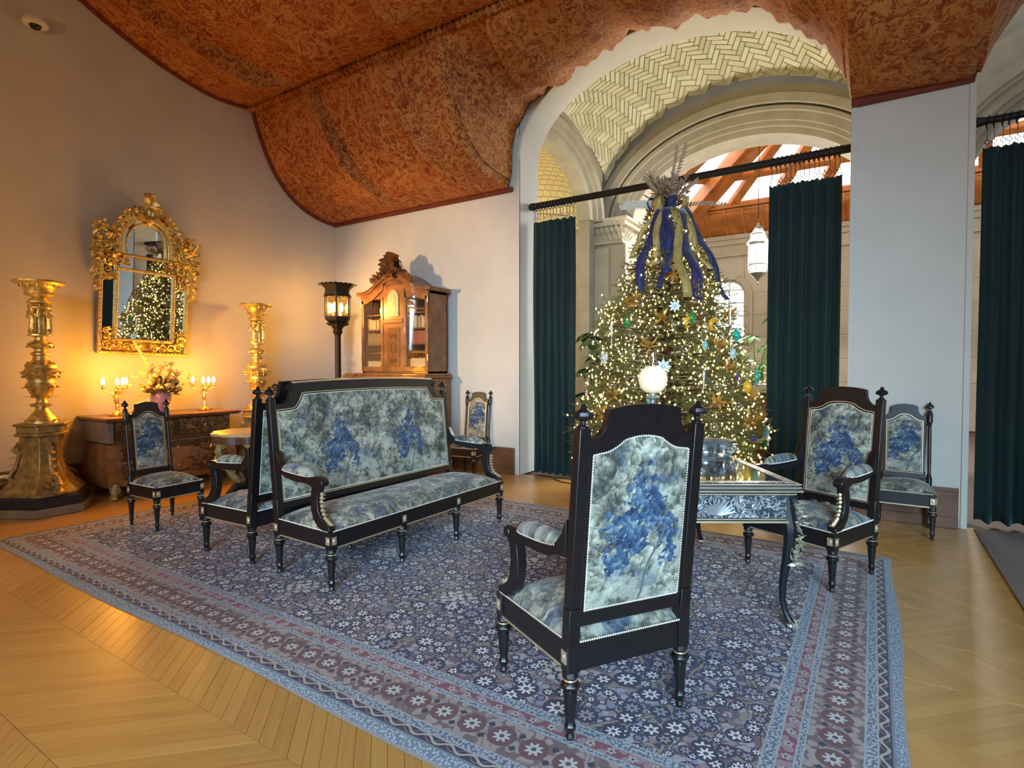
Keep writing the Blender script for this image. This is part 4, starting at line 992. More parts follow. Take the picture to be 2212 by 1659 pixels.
for sx in (-1, 1):
    for sy in (-1, 1):
        dg = Vector((sx, sy)).normalized()
        prf = [(TZ-.06, -.008, .042), (TZ-.16, .004, .044), (TZ-.25, .022, .040), (TZ-.34, .020, .032), (TZ-.45, .004, .026), (TZ-.56, -.012, .021), (TZ-.66, -.014, .019), (TZ-.72, .000, .018), (.055, .020, .018), (.03, .034, .022), (.0, .036, .016)]
        pts_ = []; rr_ = []
        for i in range(len(prf)-1):
            for q in range(3):
                f = q/3; pts_.append(tuple(prf[i][k]*(1-f)+prf[i+1][k]*f for k in range(3)))
        pts_.append(prf[-1]); cxy = Vector((sx*(hx-.065), sy*(hy-.065)))
        lg = MB().tube([(cxy.x+dg.x*o, cxy.y+dg.y*o, z) for z, o, r in pts_], [r for z, o, r in pts_], 8).build('leg', simple('black_lacquer_leg', (.010, .012, .016), .25, 0, .2) if 'leglac' not in M else 'leglac', tb)
        M.setdefault('leglac', lg.data.materials[0])
        mt = MB(); tn = Vector((-dg.y, dg.x))
        for i in range(9):
            z = TZ-.10-.045*i; o = .03+.022*math.sin(PI*(i+1)/9.5); c = (cxy.x+dg.x*(o+.012), cxy.y+dg.y*(o+.012), z)
            for s in range(7):
                q = Vector((R.uniform(-1, 1), R.uniform(-1, 1), R.uniform(-1, 1))); dd = Vector((dg.x*.35, dg.y*.35, -.15))+q
                mt.leaf(Vector(c)+Vector((tn.x*R.uniform(-.03, .03), tn.y*R.uniform(-.03, .03), R.uniform(-.025, .025))), dd, (dg.x+q.y*.5, dg.y+q.x*.5, .3), R.uniform(.03, .055), R.uniform(.014, .022), .6, 3)
        mt.build('leg_mount', simple('pale_gilt_mount', (.60, .62, .48), .35, .55, .2) if 'palegilt' not in M else 'palegilt', lg); M.setdefault('palegilt', bpy.data.materials['pale_gilt_mount'])
        ft = MB(); c = (cxy.x+dg.x*.036, cxy.y+dg.y*.036, 0)
        ft.ball((c[0], c[1], .02), (.026, .026, .02), 8, 6)
        for s in (-1, -.3, .3, 1): ft.leaf((c[0], c[1], .05), (dg.x+tn.x*s, dg.y+tn.y*s, -.8), (dg.x, dg.y, .6), .06, .025, -.3, 3)
        ft.build('sabot', 'palegilt', lg)
# oil lamp with an opal globe
def rxy(c, d): return c
lp = thing('oil_lamp', 'glowing opal globe oil lamp on the inlaid table, in front of the fir tree', 'lamp', (6.32, -2.47, .0138+TZ-.004))
MB().lathe([(.075, 0), (.08, .01), (.06, .025), (.03, .05), (.022, .12), (.03, .16), (.055, .2), (.07, .25), (.065, .29), (.04, .33), (.025, .345)], 20).build('base', 'steel', lp)
MB().lathe([(.02, .34), (.024, .40), (.05, .41), (.052, .42), (.03, .43), (.024, .45)], 16).build('burner', 'steel', lp)
M['globe'] = None
g = G('opal_lamp_globe'); M['globe'] = g.fin((.85, .80, .72), .35, 0, Emission_Color=(1, .86, .70), Emission_Strength=.30, Alpha=.66)
gc = .545
MB().lathe([(.045, -.093), (.072, -.075), (.092, -.046), (.102, -.01), (.103, .012), (.094, .045), (.076, .073), (.05, .092), (.038, .097)], 24, (0, 0, gc)).build('globe', 'globe', lp)
MB().ball((0, 0, gc+.005), (.027, .027, .034), 12, 8).build('flame', 'flame', lp)
ch = MB()
for k in range(2): ch.lathe([(.026, .09), (.024, .14), (.028, .19)], 14, (0, 0, gc))
ch.v = []; ch.f = []; ch.u = []
ch.grid(lambda a, q: ((.027+.004*math.sin(q*5))*math.cos(a*2*PI), (.027+.004*math.sin(q*5))*math.sin(a*2*PI), gc+.09+.105*q), 16, 5).build('chimney', 'crystal', lp)
# pewter centrepiece at the far end of the table
ct_ = thing('centrepiece', 'pewter scrolled centrepiece dish with rosettes on the inlaid table', 'dish', (6.67, -2.335, .0138+TZ-.003), TA)
MB().lathe([(.12, 0), (.125, .012), (.05, .03), (.05, .045), (.10, .07), (.14, .115), (.15, .12), (.13, .115), (.09, .08), (.03, .06)], 22, sx=1.25, sy=.85).build('bowl', 'steel', ct_)
for a in range(8):
    sc2 = MB(); q = a*PI/4; dx, dy = math.cos(q), math.sin(q); sc2.scroll((dx*.165, dy*.12, .045), .042, (dx, dy, 0), (0, 0, 1), 1.5, .010)
    sc2.leaf((dx*.15, dy*.105, .08), (dx, dy, .6), (dx, dy, 0), .07, .05, .5); sc2.build('scroll_foot', 'steel', ct_)
for a in range(8):
    rs_ = MB(); q = a*PI/4+.39; dx, dy = math.cos(q), math.sin(q)
    for k in range(8): rs_.leaf((dx*.17, dy*.115, .085), (-dy*math.cos(k*PI/4), dx*math.cos(k*PI/4), math.sin(k*PI/4)), (dx, dy, 0), .032, .02, .3, 3)
    rs_.ball((dx*.175, dy*.12, .085), .009, 6, 4); rs_.build('rosette', 'steel', ct_)
# ------------------------------------------------------------------ giltwood torcheres
def torchere(loc, rz, label):
    t = thing('torchere', label, 'torchere', loc, rz, 'gilt torcheres')
    hexa = lambda r: [(r*math.cos(PI/6+i*PI/3), r*math.sin(PI/6+i*PI/3)) for i in range(6)]
    def tri(r, c): return [(r*math.cos(a)-(c*math.sin(a)*s), r*math.sin(a)+(c*math.cos(a)*s)) for a in (PI/2, PI/2+2*PI/3, PI/2+4*PI/3) for s in (-1, 1)]
    MB().prism(tri(.40, .20), 0, .085, 'z').build('plinth', simple('grey_plinth', (.21, .16, .11), .6) if 'plinth' not in M else 'plinth', t, smooth=0, bevel=.01); M.setdefault('plinth', bpy.data.materials['grey_plinth'])
    MB().prism(tri(.385, .185), .085, .185, 'z').build('plinth_band', simple('dark_marble_band', (.02, .022, .03), .35) if 'mband' not in M else 'mband', t, smooth=0, bevel=.01); M.setdefault('mband', bpy.data.materials['dark_marble_band'])
    pd = MB(); 
    for r, z0, z1 in ((.36, .185, .22), ): pd.prism(tri(r, .16), z0, z1, 'z')
    # waisted three sided pedestal
    vs = []; fs = []; L = [(.34, .22), (.30, .27), (.25, .36), (.225, .50), (.22, .66), (.245, .74), (.235, .77)]
    for r, z in L: vs += [(x, y, z) for x, y in tri(r, .5*r)]
    for i in range(len(L)-1):
        for k in range(6): fs.append((i*6+k, i*6+(k+1) % 6, i*6+6+(k+1) % 6, i*6+6+k))
    fs.append(tuple((len(L)-1)*6+k for k in range(6))); pd.add(vs, fs)
    pd.prism(tri(.29, .17), .77, .80, 'z'); pd.prism(tri(.27, .15), .80, .87, 'z'); pd.prism(tri(.30, .18), .87, .895, 'z')
    def slim(x, y, z): k = .98 if z < .24 else (.98-.30*min(1, (z-.24)/.25)); return (x*k, y*k, z)
    pd.warp(slim).build('pedestal', 'dullgilt', t, smooth=25, bevel=.006)
    cv = MB(); rr = random.Random(5)
    for a in (PI/2, PI/2+2*PI/3, PI/2+4*PI/3):                                  # corner scrolls and paw feet
        d = Vector((math.cos(a), math.sin(a), 0))
        cv.scroll(d*.36+Vector((0, 0, .30)), .085, d, (0, 0, 1), 1.5, .034); cv.scroll(d*.27+Vector((0, 0, .66)), .07, d, (0, 0, -1), 1.5, .026)
        cv.tube([d*.33+Vector((0, 0, .35)), d*.29+Vector((0, 0, .45)), d*.27+Vector((0, 0, .58)), d*.30+Vector((0, 0, .66))], [.035, .03, .028, .03], 8)
        cv.ball(d*.39+Vector((0, 0, .235)), (.06, .06, .04), 8, 6)
        for k in range(5): cv.leaf(d*.31+Vector((0, 0, .34+.07*k)), d+Vector((0, 0, .4)), d, .09, .09, .6)
        for s in (-1, 1): cv.leaf(d*.33+Vector((0, 0, .24)), d*.5+Vector((-d.y, d.x, 0))*s*.8+Vector((0,0,.1)), (0,0,1), .14, .08, .5)
    for a in (PI/2+PI/3, PI/2+PI, PI/2+5*PI/3):                                 # relief on each face
        d = Vector((math.cos(a), math.sin(a), 0)); tn = Vector((-d.y, d.x, 0))
        for k in range(26):
            q = Vector((0, 0, rr.uniform(.27, .72))); wv = rr.uniform(-.11, .11); o = .135+.06*max(0, (.40-q.z)/.18)
            cv.leaf(d*o+tn*wv+q, tn*rr.uniform(-1, 1)+Vector((0, 0, rr.uniform(-1, 1))), d, .08, .05, .5)
        for s in (-1, 1): cv.scroll(d*.15+tn*s*.07+Vector((0, 0, .44)), .06, tn*s, (0, 0, 1), 1.5, .014); cv.scroll(d*.15+tn*s*.06+Vector((0, 0, .62)), .045, tn*s, (0, 0, -1), 1.4, .012)
        cv.ball(d*.15+Vector((0, 0, .55)), (.045, .045, .06), 8, 6)
    cv.warp(slim).build('pedestal_carving', 'dullgilt', t, kind='stuff')
    sh = MB().lathe([(.17, .895), (.16, .93), (.11, .98), (.075, 1.02), (.06, 1.05), (.115, 1.065), (.12, 1.085), (.06, 1.10), (.05, 1.13)], 20)
    sh.lathe([(.05, 1.13), (.10, 1.17), (.145, 1.24), (.16, 1.29), (.135, 1.305), (.135, 1.33), (.175, 1.36), (.19, 1.395), (.18, 1.42), (.155, 1.45), (.165, 1.48), (.12, 1.51), (.085, 1.53), (.075, 1.57)], 20)
    sh.lathe([(.075, 1.57), (.10, 1.585), (.10, 1.60), (.065, 1.62), (.065, 1.64), (.125, 1.665), (.135, 1.69), (.11, 1.71), (.06, 1.73), (.055, 1.76), (.125, 1.775), (.125, 1.79), (.07, 1.80)], 20)
    sh.lathe([(.07, 1.80), (.055, 1.86), (.06, 1.95), (.075, 2.02), (.12, 2.05), (.125, 2.065), (.08, 2.075), (.06, 2.09), (.125, 2.105), (.13, 2.12), (.085, 2.15), (.06, 2.19), (.05, 2.22)], 20)
    sh.lathe([(.05, 2.22), (.065, 2.235), (.065, 2.25), (.05, 2.265), (.06, 2.285)], 20)
    KS = .80
    sh.warp(lambda x, y, z: (x*KS, y*KS, z)).build('shaft', 'gilt', t)
    MB().lathe([(.06, 2.265), (.10, 2.275), (.125, 2.29), (.115, 2.315), (.13, 2.36), (.145, 2.375), (.16, 2.38), (.20, 2.39), (.215, 2.405), (.21, 2.425), (.19, 2.43), (.02, 2.432)], 24).warp(lambda x, y, z: (x, y, z-.10+0*x)).build('tray', 'gilt', t)
    ac = MB()
    for z, r, n, L_, up in ((.92, .155, 9, .12, .9), (1.16, .085, 9, .13, .5), (1.26, .15, 10, .09, .3), (1.40, .185, 12, .07, -.1), (1.36, .175, 12, .07, .6), (1.50, .12, 9, .07, .7), (1.665, .12, 9, .06, .3), (2.03, .09, 8, .08, -.6), (2.08, .10, 8, .06, .3), (2.21, .09, 10, .07, .5), (2.275, .19, 14, .045, -.6)):
        for i in range(n):
            a = 2*PI*i/n; d = Vector((math.cos(a), math.sin(a), 0)); ac.leaf(d*r+Vector((0, 0, z)), d+Vector((0, 0, up)), d+Vector((0,0,.2)), L_*.7, L_*.6, .6)
            ac.ball(d*(r+.01)+Vector((0, 0, z)), .014, 6, 4)
    ac.warp(lambda x, y, z: (x*KS, y*KS, z)).build('acanthus', 'gilt', t, kind='stuff')
    for i in range(3):                                                          # small figures round the neck
        a = 2*PI*i/3+.5; d = Vector((math.cos(a), math.sin(a), 0)); tn = Vector((-d.y, d.x, 0)); f = MB(); z = Vector((0, 0, 1))
        f.tube([d*.085+z*1.80, d*.10+z*1.86, d*.095+z*1.92, d*.10+z*1.97, d*.085+z*2.0], [.03, .042, .034, .045, .02], 8); f.ball(d*.10+z*2.03, (.026, .026, .03), 8, 6)
        for s in (-1, 1): f.tube([d*.10+tn*s*.03+z*1.985, d*.10+tn*s*.07+z*1.96, d*.08+tn*s*.065+z*2.04], [.016, .014, .012], 6); f.tube([d*.09+tn*s*.02+z*1.84, d*.12+tn*s*.025+z*1.82, d*.10+tn*s*.02+z*1.79], [.024, .02, .015], 6)
        f.warp(lambda x, y, z: (x*KS, y*KS, z)).build('figure', 'gilt', t)
    return t
tA = torchere((.54, -4.20, 0), .5236, 'tall carved gilt torchere in shadow at the left edge, left of the commode')
dup(tA, (.50, -1.79, 0), .5236, 'tall carved gilt torchere lit golden, between the commode and the floor lantern', 'gilt torcheres')

# ------------------------------------------------------------------ marquetry commode
cm = thing('commode', 'dark floral marquetry commode with bombe sides under the gilt mirror', 'commode', (.04, -2.95, 0))
hw_, dp, ht_ = .68, .66, .90
def bomb(z): q = z/.62; return .06*math.sin(PI*min(1, max(0, q))**1.0)
def serp(y): return -.035*math.cos(y/hw_*PI*1.5)*.6
N = 14; levels = [.13, .2, .27, .34, .41, .48, .55, .60]
def body(d0, z0, z1, front, mb):
    pass
bd = MB()
def cross(z): 
    b_ = bomb(z); return [(.0, -hw_-b_)]+[(dp-.06+b_+.02*math.cos(PI*(-1+2*i/N)*1.0), (-hw_-b_)+(2*(hw_+b_))*i/N) for i in range(N+1)]+[(.0, hw_+b_)]
vs = []; fs = []; n_ = N+3
for z in levels: vs += [(x, y, z) for x, y in cross(z)]
for k in range(len(levels)-1):
    for i in range(n_): fs.append((k*n_+i, k*n_+(i+1) % n_, (k+1)*n_+(i+1) % n_, (k+1)*n_+i))
fs.append(tuple(range(n_-1, -1, -1))); fs.append(tuple((len(levels)-1)*n_+i for i in range(n_)))
bd.add(vs, fs); bd.build('body', 'walnut', cm)
MB().box(0, -hw_+.01, .60, dp-.05, hw_-.01, .86).build('frieze', 'brownwood', cm, smooth=0, bevel=.008)
MB().box(0, -hw_-.05, .62, dp-.03, -hw_+.02, .855).build('side_board', simple('grey_side_board', (.20, .165, .13), .5), cm, smooth=0, bevel=.01)
MB().box(-.03, -hw_-.075, .86, dp+.03, hw_+.075, .875).box(-.03, -hw_-.09, .875, dp+.05, hw_+.09, .905).build('top', 'mahogany', cm, smooth=0, bevel=.008)
for zc, h in ((.75, .20), (.50, .18), (.30, .17)):
    for sgn in ((-1, 1) if zc > .6 else (0,)):
        w_ = .31 if sgn else .60; y0 = sgn*.335
        x0 = dp-.052 if zc > .6 else dp-.05+bomb(zc)-.025
        dr = MB().box(x0, y0-w_, zc-h/2, x0+.03, y0+w_, zc+h/2).build('drawer', 'marquetry', cm, smooth=0, bevel=.006)
        for yy in ((-.12, .12) if sgn else (-.33, .33)):
            MB().tube([(x0+.03, y0+yy-.05, zc+.01), (x0+.05, y0+yy-.04, zc-.015), (x0+.052, y0+yy, zc-.03), (x0+.05, y0+yy+.04, zc-.015), (x0+.03, y0+yy+.05, zc+.01)], .006, 6).build('handle', 'dullgilt', dr)
        MB().ball((x0+.032, y0, zc), (.006, .016, .024), 8, 5).build('escutcheon', 'dullgilt', dr)
for sx, sy in ((.06, -1), (.06, 1), (dp-.04, -1), (dp-.04, 1)):
    y = sy*(hw_-.02); m = MB()
    m.tube([(sx, y, .16), (sx+.02, y+sy*.02, .10), (sx+.015, y+sy*.015, .06), (sx+.035, y+sy*.03, .02), (sx+.04, y+sy*.03, 0)], [.05, .04, .032, .04, .035], 8); m.ball((sx+.05, y+sy*.03, .025), (.05, .04, .025), 8, 6)
    m.leaf((sx+.03, y, .15), (.5, 0, -1), (1, 0, 0), .10, .07, .4); m.build('foot', 'dullgilt', cm)
# lilac vase and its flowers
vz_ = .906
va = MB().lathe([(.045, 0), (.05, .008), (.042, .02), (.05, .04), (.085, .09), (.108, .15), (.115, .20), (.108, .235), (.085, .258), (.07, .265), (.075, .275), (.06, .27), (.05, .20)], 26)
va.v = [(x+.42, y-3.005, z+vz_) for x, y, z in va.v]; o = va.build('vase', 'iris', smooth=60); tag(o, 'round lilac glazed vase holding cream flowers on the commode', 'vase')
bq = thing('bouquet', 'bouquet of cream roses and a tall gladiolus spike in the lilac vase', 'flowers', (.42, -3.005, vz_+.24))
rr = random.Random(11)
def rose(c, r):
    m = MB(); c = Vector(c)
    for ring_, (n, rad, up) in enumerate(((3, .35, 1.4), (5, .6, .9), (6, .9, .45))):
        for i in range(n):
            a = 2*PI*i/n+ring_*.5; d = Vector((math.cos(a), math.sin(a), up)); m.leaf(c, d, Vector((-d.x, -d.y, 1)), r*(1.1+.1*ring_), r*1.1, .4, 3, .2)
    m.ball(c+Vector((0, 0, r*.4)), r*.38, 8, 6); return m
for i, (y, z, x) in enumerate(((-.16, .10, .12), (-.09, .05, .16), (.0, .06, .18), (.02, .17, .15), (-.10, .19, .12), (.10, .12, .14), (-.20, .22, .08), (.07, .24, .08), (-.02, .28, .05), (.17, .20, .06), (.14, .03, .14), (-.22, .02, .08), (.12, .33, .02))):
    rose((x, y, z), rr.uniform(.045, .060)).build('rose', 'rose', bq, smooth=60)
    MB().tube([(0, 0, -.10), (x*.5, y*.4, z*.3), (x, y, z)], .004, 5).build('stem', 'foliage', bq)
gl = MB(); gl.tube([(0, 0, -.08), (.02, -.08, .2), (.03, -.20, .42), (.03, -.31, .62)], .006, 6)
for i in range(17):
    q = i/16; c = Vector((.03, -.06-.23*q, .14+.46*q)); 
    for k in range(4): gl.leaf(c, (math.cos(k*1.57+i), math.sin(k*1.57+i)*.8-.2, .6), (0, 0, 1), .065*(1.1-.65*q), .045*(1.1-.65*q), .4, 3)
gl.build('gladiolus', 'rose', bq, smooth=60)
fo = MB()
for i in range(120):
    a = rr.uniform(0, 2*PI); e = rr.uniform(-.15, 1.1); d = Vector((abs(math.cos(a))*math.cos(e)*.8, math.sin(a)*math.cos(e), math.sin(e))); L_ = rr.uniform(.10, .36)
    fo.leaf(d*L_*.6+Vector((.03, 0, 0)), d+Vector((0, 0, rr.uniform(-.3, .4))), (rr.uniform(-1, 1), rr.uniform(-1, 1), 1), rr.uniform(.05, .09), rr.uniform(.03, .05), .3)
fo.build('leaves', 'foliage', bq, kind='stuff')
fg = MB()
for i in range(46):
    a = rr.uniform(0, 2*PI); s = rr.choice((-1, 1)); d = Vector((rr.uniform(0, .5), s*rr.uniform(.5, 1), rr.uniform(-.25, .5))).normalized(); L_ = rr.uniform(.22, .42)
    fg.leaf((0, 0, 0), d+Vector((0, 0, .2)), (0, 0, 1), L_, .010, -.25, 5)
fg.build('grass_blades', 'foliage', bq, kind='stuff')
bs = MB()
for i in range(60):
    a = rr.uniform(0, 2*PI); e = rr.uniform(.1, 1.3); d = Vector((abs(math.cos(a))*math.cos(e)*.7, math.sin(a)*math.cos(e), math.sin(e)))*rr.uniform(.22, .42)
    for k in range(4): bs.leaf(d, (rr.uniform(-1, 1), rr.uniform(-1, 1), rr.uniform(-.2, 1)), (0, 0, 1), .032, .026, .3, 2)
bs.build('small_blossoms', 'rose', bq, kind='stuff')
# candelabra
def candelabrum(loc, rz, label):
    t = thing('candelabrum', label, 'candelabrum', loc, rz, 'lit candelabra')
    b_ = MB().lathe([(.075, 0), (.08, .012), (.06, .02), (.05, .035), (.03, .05), (.02, .06)], 14)
    for i in range(6): a = i*PI/3; b_.leaf((.05*math.cos(a), .05*math.sin(a), .03), (math.cos(a), math.sin(a), -.2), (0, 0, 1), .045, .04, .4)
    b_.build('base', 'gilt', t)
    s_ = MB().tube([(0, 0, .05), (.006, .004, .09), (-.006, .01, .13), (.004, -.004, .18), (0, 0, .225), (0, 0, .27)], [.016, .022, .02, .026, .020, .012], 8); s_.ball((0, 0, .25), (.017, .017, .02), 8, 6)
    for s in (-1, 1): s_.tube([(0, s*.02, .21), (0, s*.045, .235), (0, s*.02, .275)], [.009, .008, .007], 6)
    s_.lathe([(.012, .265), (.03, .275), (.012, .29), (.006, .31)], 10); s_.build('figure_stem', 'gilt', t)
    for i in range(4):
        a = [-PI/2-.25, PI/2+.25, -.35, .5][i]; r = .125 if i < 2 else .075; dx, dy = math.cos(a), math.sin(a)
        am = MB().tube([(0, 0, .275), (dx*r*.35, dy*r*.35, .262), (dx*r*.7, dy*r*.7, .27), (dx*r, dy*r, .30), (dx*r, dy*r, .315)], [.007, .006, .006, .006, .007], 6)
        am.scroll((dx*r*.55, dy*r*.55, .28), .018, (dx, dy, 0), (0, 0, 1), 1.2, .004); am.lathe([(.012, .31), (.028, .318), (.03, .322), (.012, .326), (.013, .345), (.016, .352)], 12, (dx*r, dy*r, 0)); am.build('arm', 'gilt', t)
        MB().lathe([(.008, .35), (.016, .365), (.0195, .385), (.016, .41), (.006, .432), (.001, .44)], 10, (dx*r, dy*r, 0)).build('bulb', 'bulb', t)
    return t
cA = candelabrum((.40, -3.47, vz_), .1, 'gilt candelabrum with four lit bulbs on the commode, left of the vase')
dup(cA, (.40, -2.47, vz_), -.25, 'gilt candelabrum with four lit bulbs on the commode, right of the vase', 'lit candelabra')
for yy in (-3.47, -2.47): point('candelabrum_light', (.60, yy, 1.36), 40, (1, .37, .016), .12)

# ------------------------------------------------------------------ gilt mirror
mr = thing('wall_mirror', 'tall carved gilt mirror with arched crest above the commode', 'mirror', (.03, -3.03, 1.615)); mr.rotation_euler = (math.radians(-1.2), math.radians(3.0), 0)
# local: x out of the wall, y to the right, z up
W2, Hh = .50, 1.20
def rc(a, z0, z1): return [(-a, z0), (a, z0), (a, z1), (-a, z1)]
MB().box(.0, -W2, .0, .03, W2, Hh).build('backboard', 'dullgilt', mr, smooth=0)
MB().ring(rc(W2, 0, Hh), rc(W2-.035, .035, Hh-.035), .03, .07, 'x').build('outer_frame', 'gilt', mr, smooth=0, bevel=.008)
MB().ring(rc(W2-.16, .155, 1.03), rc(W2-.195, .19, .995), .03, .075, 'x').build('inner_frame', 'gilt', mr, smooth=0, bevel=.008)
MB().box(.032, -W2+.19, .185, .045, W2-.19, 1.0).build('mirror_glass', 'mirror', mr, smooth=0)
for y0, y1, z0, z1 in ((-W2+.035, -W2+.165, .04, Hh-.04), (W2-.165, W2-.035, .04, Hh-.04), (-W2+.165, W2-.165, 1.03, Hh-.04)): MB().box(.032, y0, z0, .043, y1, z1).build('border_glass', 'mirror', mr, smooth=0)
ar_ = [(-.265, Hh)]+[(-.265*math.cos(PI*i/20), Hh+.13+.30*math.sin(PI*i/20)) for i in range(21)]+[(.265, Hh)]
ou_ = [(-.35, Hh)]+[(-.345*math.cos(PI*i/20), Hh+.13+.40*math.sin(PI*i/20)) for i in range(21)]+[(.35, Hh)]
in_ = [(y*.80, Hh+(z-Hh)*.90) for y, z in ar_]
MB().prism(ar_, .012, .028, 'x').build('crest_glass', 'mirror', mr, smooth=0)
MB().ring(ou_, ar_, .0, .065, 'x', False).build('crest_frame', 'gilt', mr, smooth=30, bevel=.006)
MB().ring([(y*.86, Hh+(z-Hh)*.95) for y, z in ar_], in_, .028, .055, 'x', False).build('crest_moulding', 'gilt', mr, smooth=30, bevel=.004)
cv = MB(); rr = random.Random(21)
def carve(y, z, r, s, n=5, x=.06):
    cv.scroll((x, y, z), r, (0, s, 0), (.15, 0, 1), 1.5, r*.25, rr.uniform(0, 6), 16, s)
    for k in range(n):
        a = rr.uniform(0, 2*PI); cv.leaf((x, y+r*.7*math.cos(a), z+r*.7*math.sin(a)), (.35, math.cos(a), math.sin(a)), (1, 0, 0), r*1.1, r*.75, .6, 3)
    cv.ball((x+.02, y+rr.uniform(-r, r)*.5, z+rr.uniform(-r, r)*.5), r*.30, 6, 4)
for s in (-1, 1):
    for y, z, r in ((.44, 1.27, .085), (.52, 1.25, .07), (.50, 1.36, .075), (.43, 1.40, .07), (.54, 1.44, .055), (.49, 1.48, .05), (.40, 1.30, .06), (.545, 1.12, .055), (.535, 1.03, .05), (.55, .93, .045), (.54, .83, .04), (.53, .75, .035), (.545, 1.18, .06)): carve(s*y, z, r, s)
    for y, z, r in ((.40, 1.08, .065), (.32, 1.11, .055), (.42, .98, .055), (.24, 1.11, .045), (.42, .90, .04)): carve(s*y, z, r, s, 4, .065)
    for y, z, r in ((.40, .10, .06), (.42, .19, .055), (.30, .09, .055), (.20, .095, .05), (.42, .27, .04), (.10, .09, .05)): carve(s*y, z, r, s, 4, .065)
    for i in range(1, 9):
        a = PI*i/18; carve(-s*.36*math.cos(a), Hh+.13+.43*math.sin(a), .046, s, 6)
for k in range(14): a = k*2*PI/14; cv.leaf((.08, 0, 1.72), (.4, math.cos(a), math.sin(a)), (1, 0, 0), .12, .06, .5)
cv.ball((.10, 0, 1.73), (.05, .055, .075), 10, 8); cv.ball((.10, 0, 1.63), (.035, .04, .05), 8, 6)
for k in range(9): a = PI*(k/8); cv.leaf((.07, 0, 1.83), (.2, math.cos(a), math.sin(a)+.15), (1, 0, 0), .11, .055, .4)
cv.ball((.08, 0, 1.94), (.05, .075, .025), 10, 6); cv.build('carving', 'gilt', mr, kind='stuff')
bd_ = MB()
for i in range(26):
    for s in (-1, 1): bd_.ball((.075, s*(W2-.0175), .03+Hh*.95*i/25), .010, 6, 4); bd_.ball((.08, s*(W2-.178), .17+.84*i/25), .009, 6, 4)
for i in range(22):
    for z in (.0175, Hh-.0175): bd_.ball((.075, -W2+.02+.96*i/21, z), .010, 6, 4)
bd_.build('beading', 'gilt', mr, kind='stuff')

# ------------------------------------------------------------------ small round table behind the settees
rt = thing('occasional_table', 'small round table with gilded shaped edge beside the commode', 'table', (2.06, -2.89, .0138))
edge = [(.37+.016*math.cos(10*2*PI*i/80), i) for i in range(80)]
MB().prism([(r*math.cos(2*PI*i/80), r*math.sin(2*PI*i/80)) for r, i in edge], .735, .765, 'z').build('table_top', simple('yellow_marble', (.58, .42, .20), .3, 0, .2, 5), rt, bevel=.006)
MB().ring([(r*.97*math.cos(2*PI*i/80), r*.97*math.sin(2*PI*i/80)) for r, i in edge], [(r*.85*math.cos(2*PI*i/80), r*.85*math.sin(2*PI*i/80)) for r, i in edge], .66, .735, 'z').build('apron', 'brownwood', rt)
sk = MB()
for i in range(10):
    a = 2*PI*i/10; d = Vector((math.cos(a), math.sin(a), 0)); sk.scroll(d*.345+Vector((0, 0, .66)), .05, (-d.y, d.x, 0), (0, 0, 1), 1.3, .010); sk.leaf(d*.35+Vector((0, 0, .70)), d*.3+Vector((0, 0, -1)), d, .09, .06, .2)
sk.build('carved_apron', 'dullgilt', rt)
MB().lathe([(.20, .06), (.10, .10), (.06, .16), (.055, .25), (.09, .32), (.10, .38), (.06, .44), (.05, .55), (.10, .62), (.16, .66)], 16).build('pedestal', 'ebony', rt)
for i in range(3):
    a = 2*PI*i/3+.4; d = Vector((math.cos(a), math.sin(a), 0)); z = Vector((0, 0, 1))
    MB().tube([d*.06+z*.20, d*.16+z*.19, d*.26+z*.09, d*.34+z*.03, d*.37+z*.02], [.05, .045, .035, .03, .02], 8).build('foot', 'ebony', rt)
    lg = MB().tube([d*.30+z*.70, d*.33+z*.58, d*.26+z*.42, d*.18+z*.30, d*.12+z*.24], [.035, .04, .03, .035, .03], 8); lg.scroll(d*.30+z*.50, .06, d, z, 1.4, .018); lg.build('bracket', 'dullgilt', rt)

# ------------------------------------------------------------------ floor lantern
LX_, LY_ = 1.22, -1.0
ln = thing('floor_lantern', 'black iron lantern on a tall pole with lit bulbs beside the bookcase', 'lamp', (LX_, LY_, 0))
MB().lathe([(.26, 0), (.26, .04), (.20, .07), (.10, .12), (.06, .2), (.045, .3), (.042, 1.9), (.05, 1.93), (.07, 1.96), (.06, 1.99)], 12, ph=.2).build('pole', 'iron', ln)
hx_ = lambda r, z: [(r*math.cos(i*PI/3+.25), r*math.sin(i*PI/3+.25), z) for i in range(6)]
m = MB(); L = [(.055, 1.97), (.08, 2.02), (.10, 2.04), (.11, 2.08), (.17, 2.12), (.19, 2.15), (.19, 2.18), (.05, 2.185)]
vs = []; fs = []
for r, z in L: vs += hx_(r, z)
for k in range(len(L)-1):
    for i in range(6): fs.append((k*6+i, k*6+(i+1) % 6, k*6+6+(i+1) % 6, k*6+6+i))
fs.append(tuple(range(5, -1, -1))); m.add(vs, fs)
for i in range(12): a = i*PI/6+.25; m.scroll((.12*math.cos(a), .12*math.sin(a), 2.07), .03, (math.cos(a), math.sin(a), 0), (0, 0, 1), 1.2, .008)
m.build('lantern_base', 'iron', ln, smooth=20)
m = MB(); vs = []; fs = []; L = [(.185, 2.46), (.19, 2.49), (.18, 2.55), (.20, 2.58), (.235, 2.62), (.245, 2.64), (.20, 2.64), (.02, 2.60)]
for r, z in L: vs += hx_(r, z)
for k in range(len(L)-1):
    for i in range(6): fs.append((k*6+i, k*6+(i+1) % 6, k*6+6+(i+1) % 6, k*6+6+i))
m.add(vs, fs)
for i in range(24): a = i*PI/12; m.leaf((.225*math.cos(a), .225*math.sin(a), 2.615), (math.cos(a)*.8, math.sin(a)*.8, .8), (math.cos(a), math.sin(a), 0), .06, .05, .4)
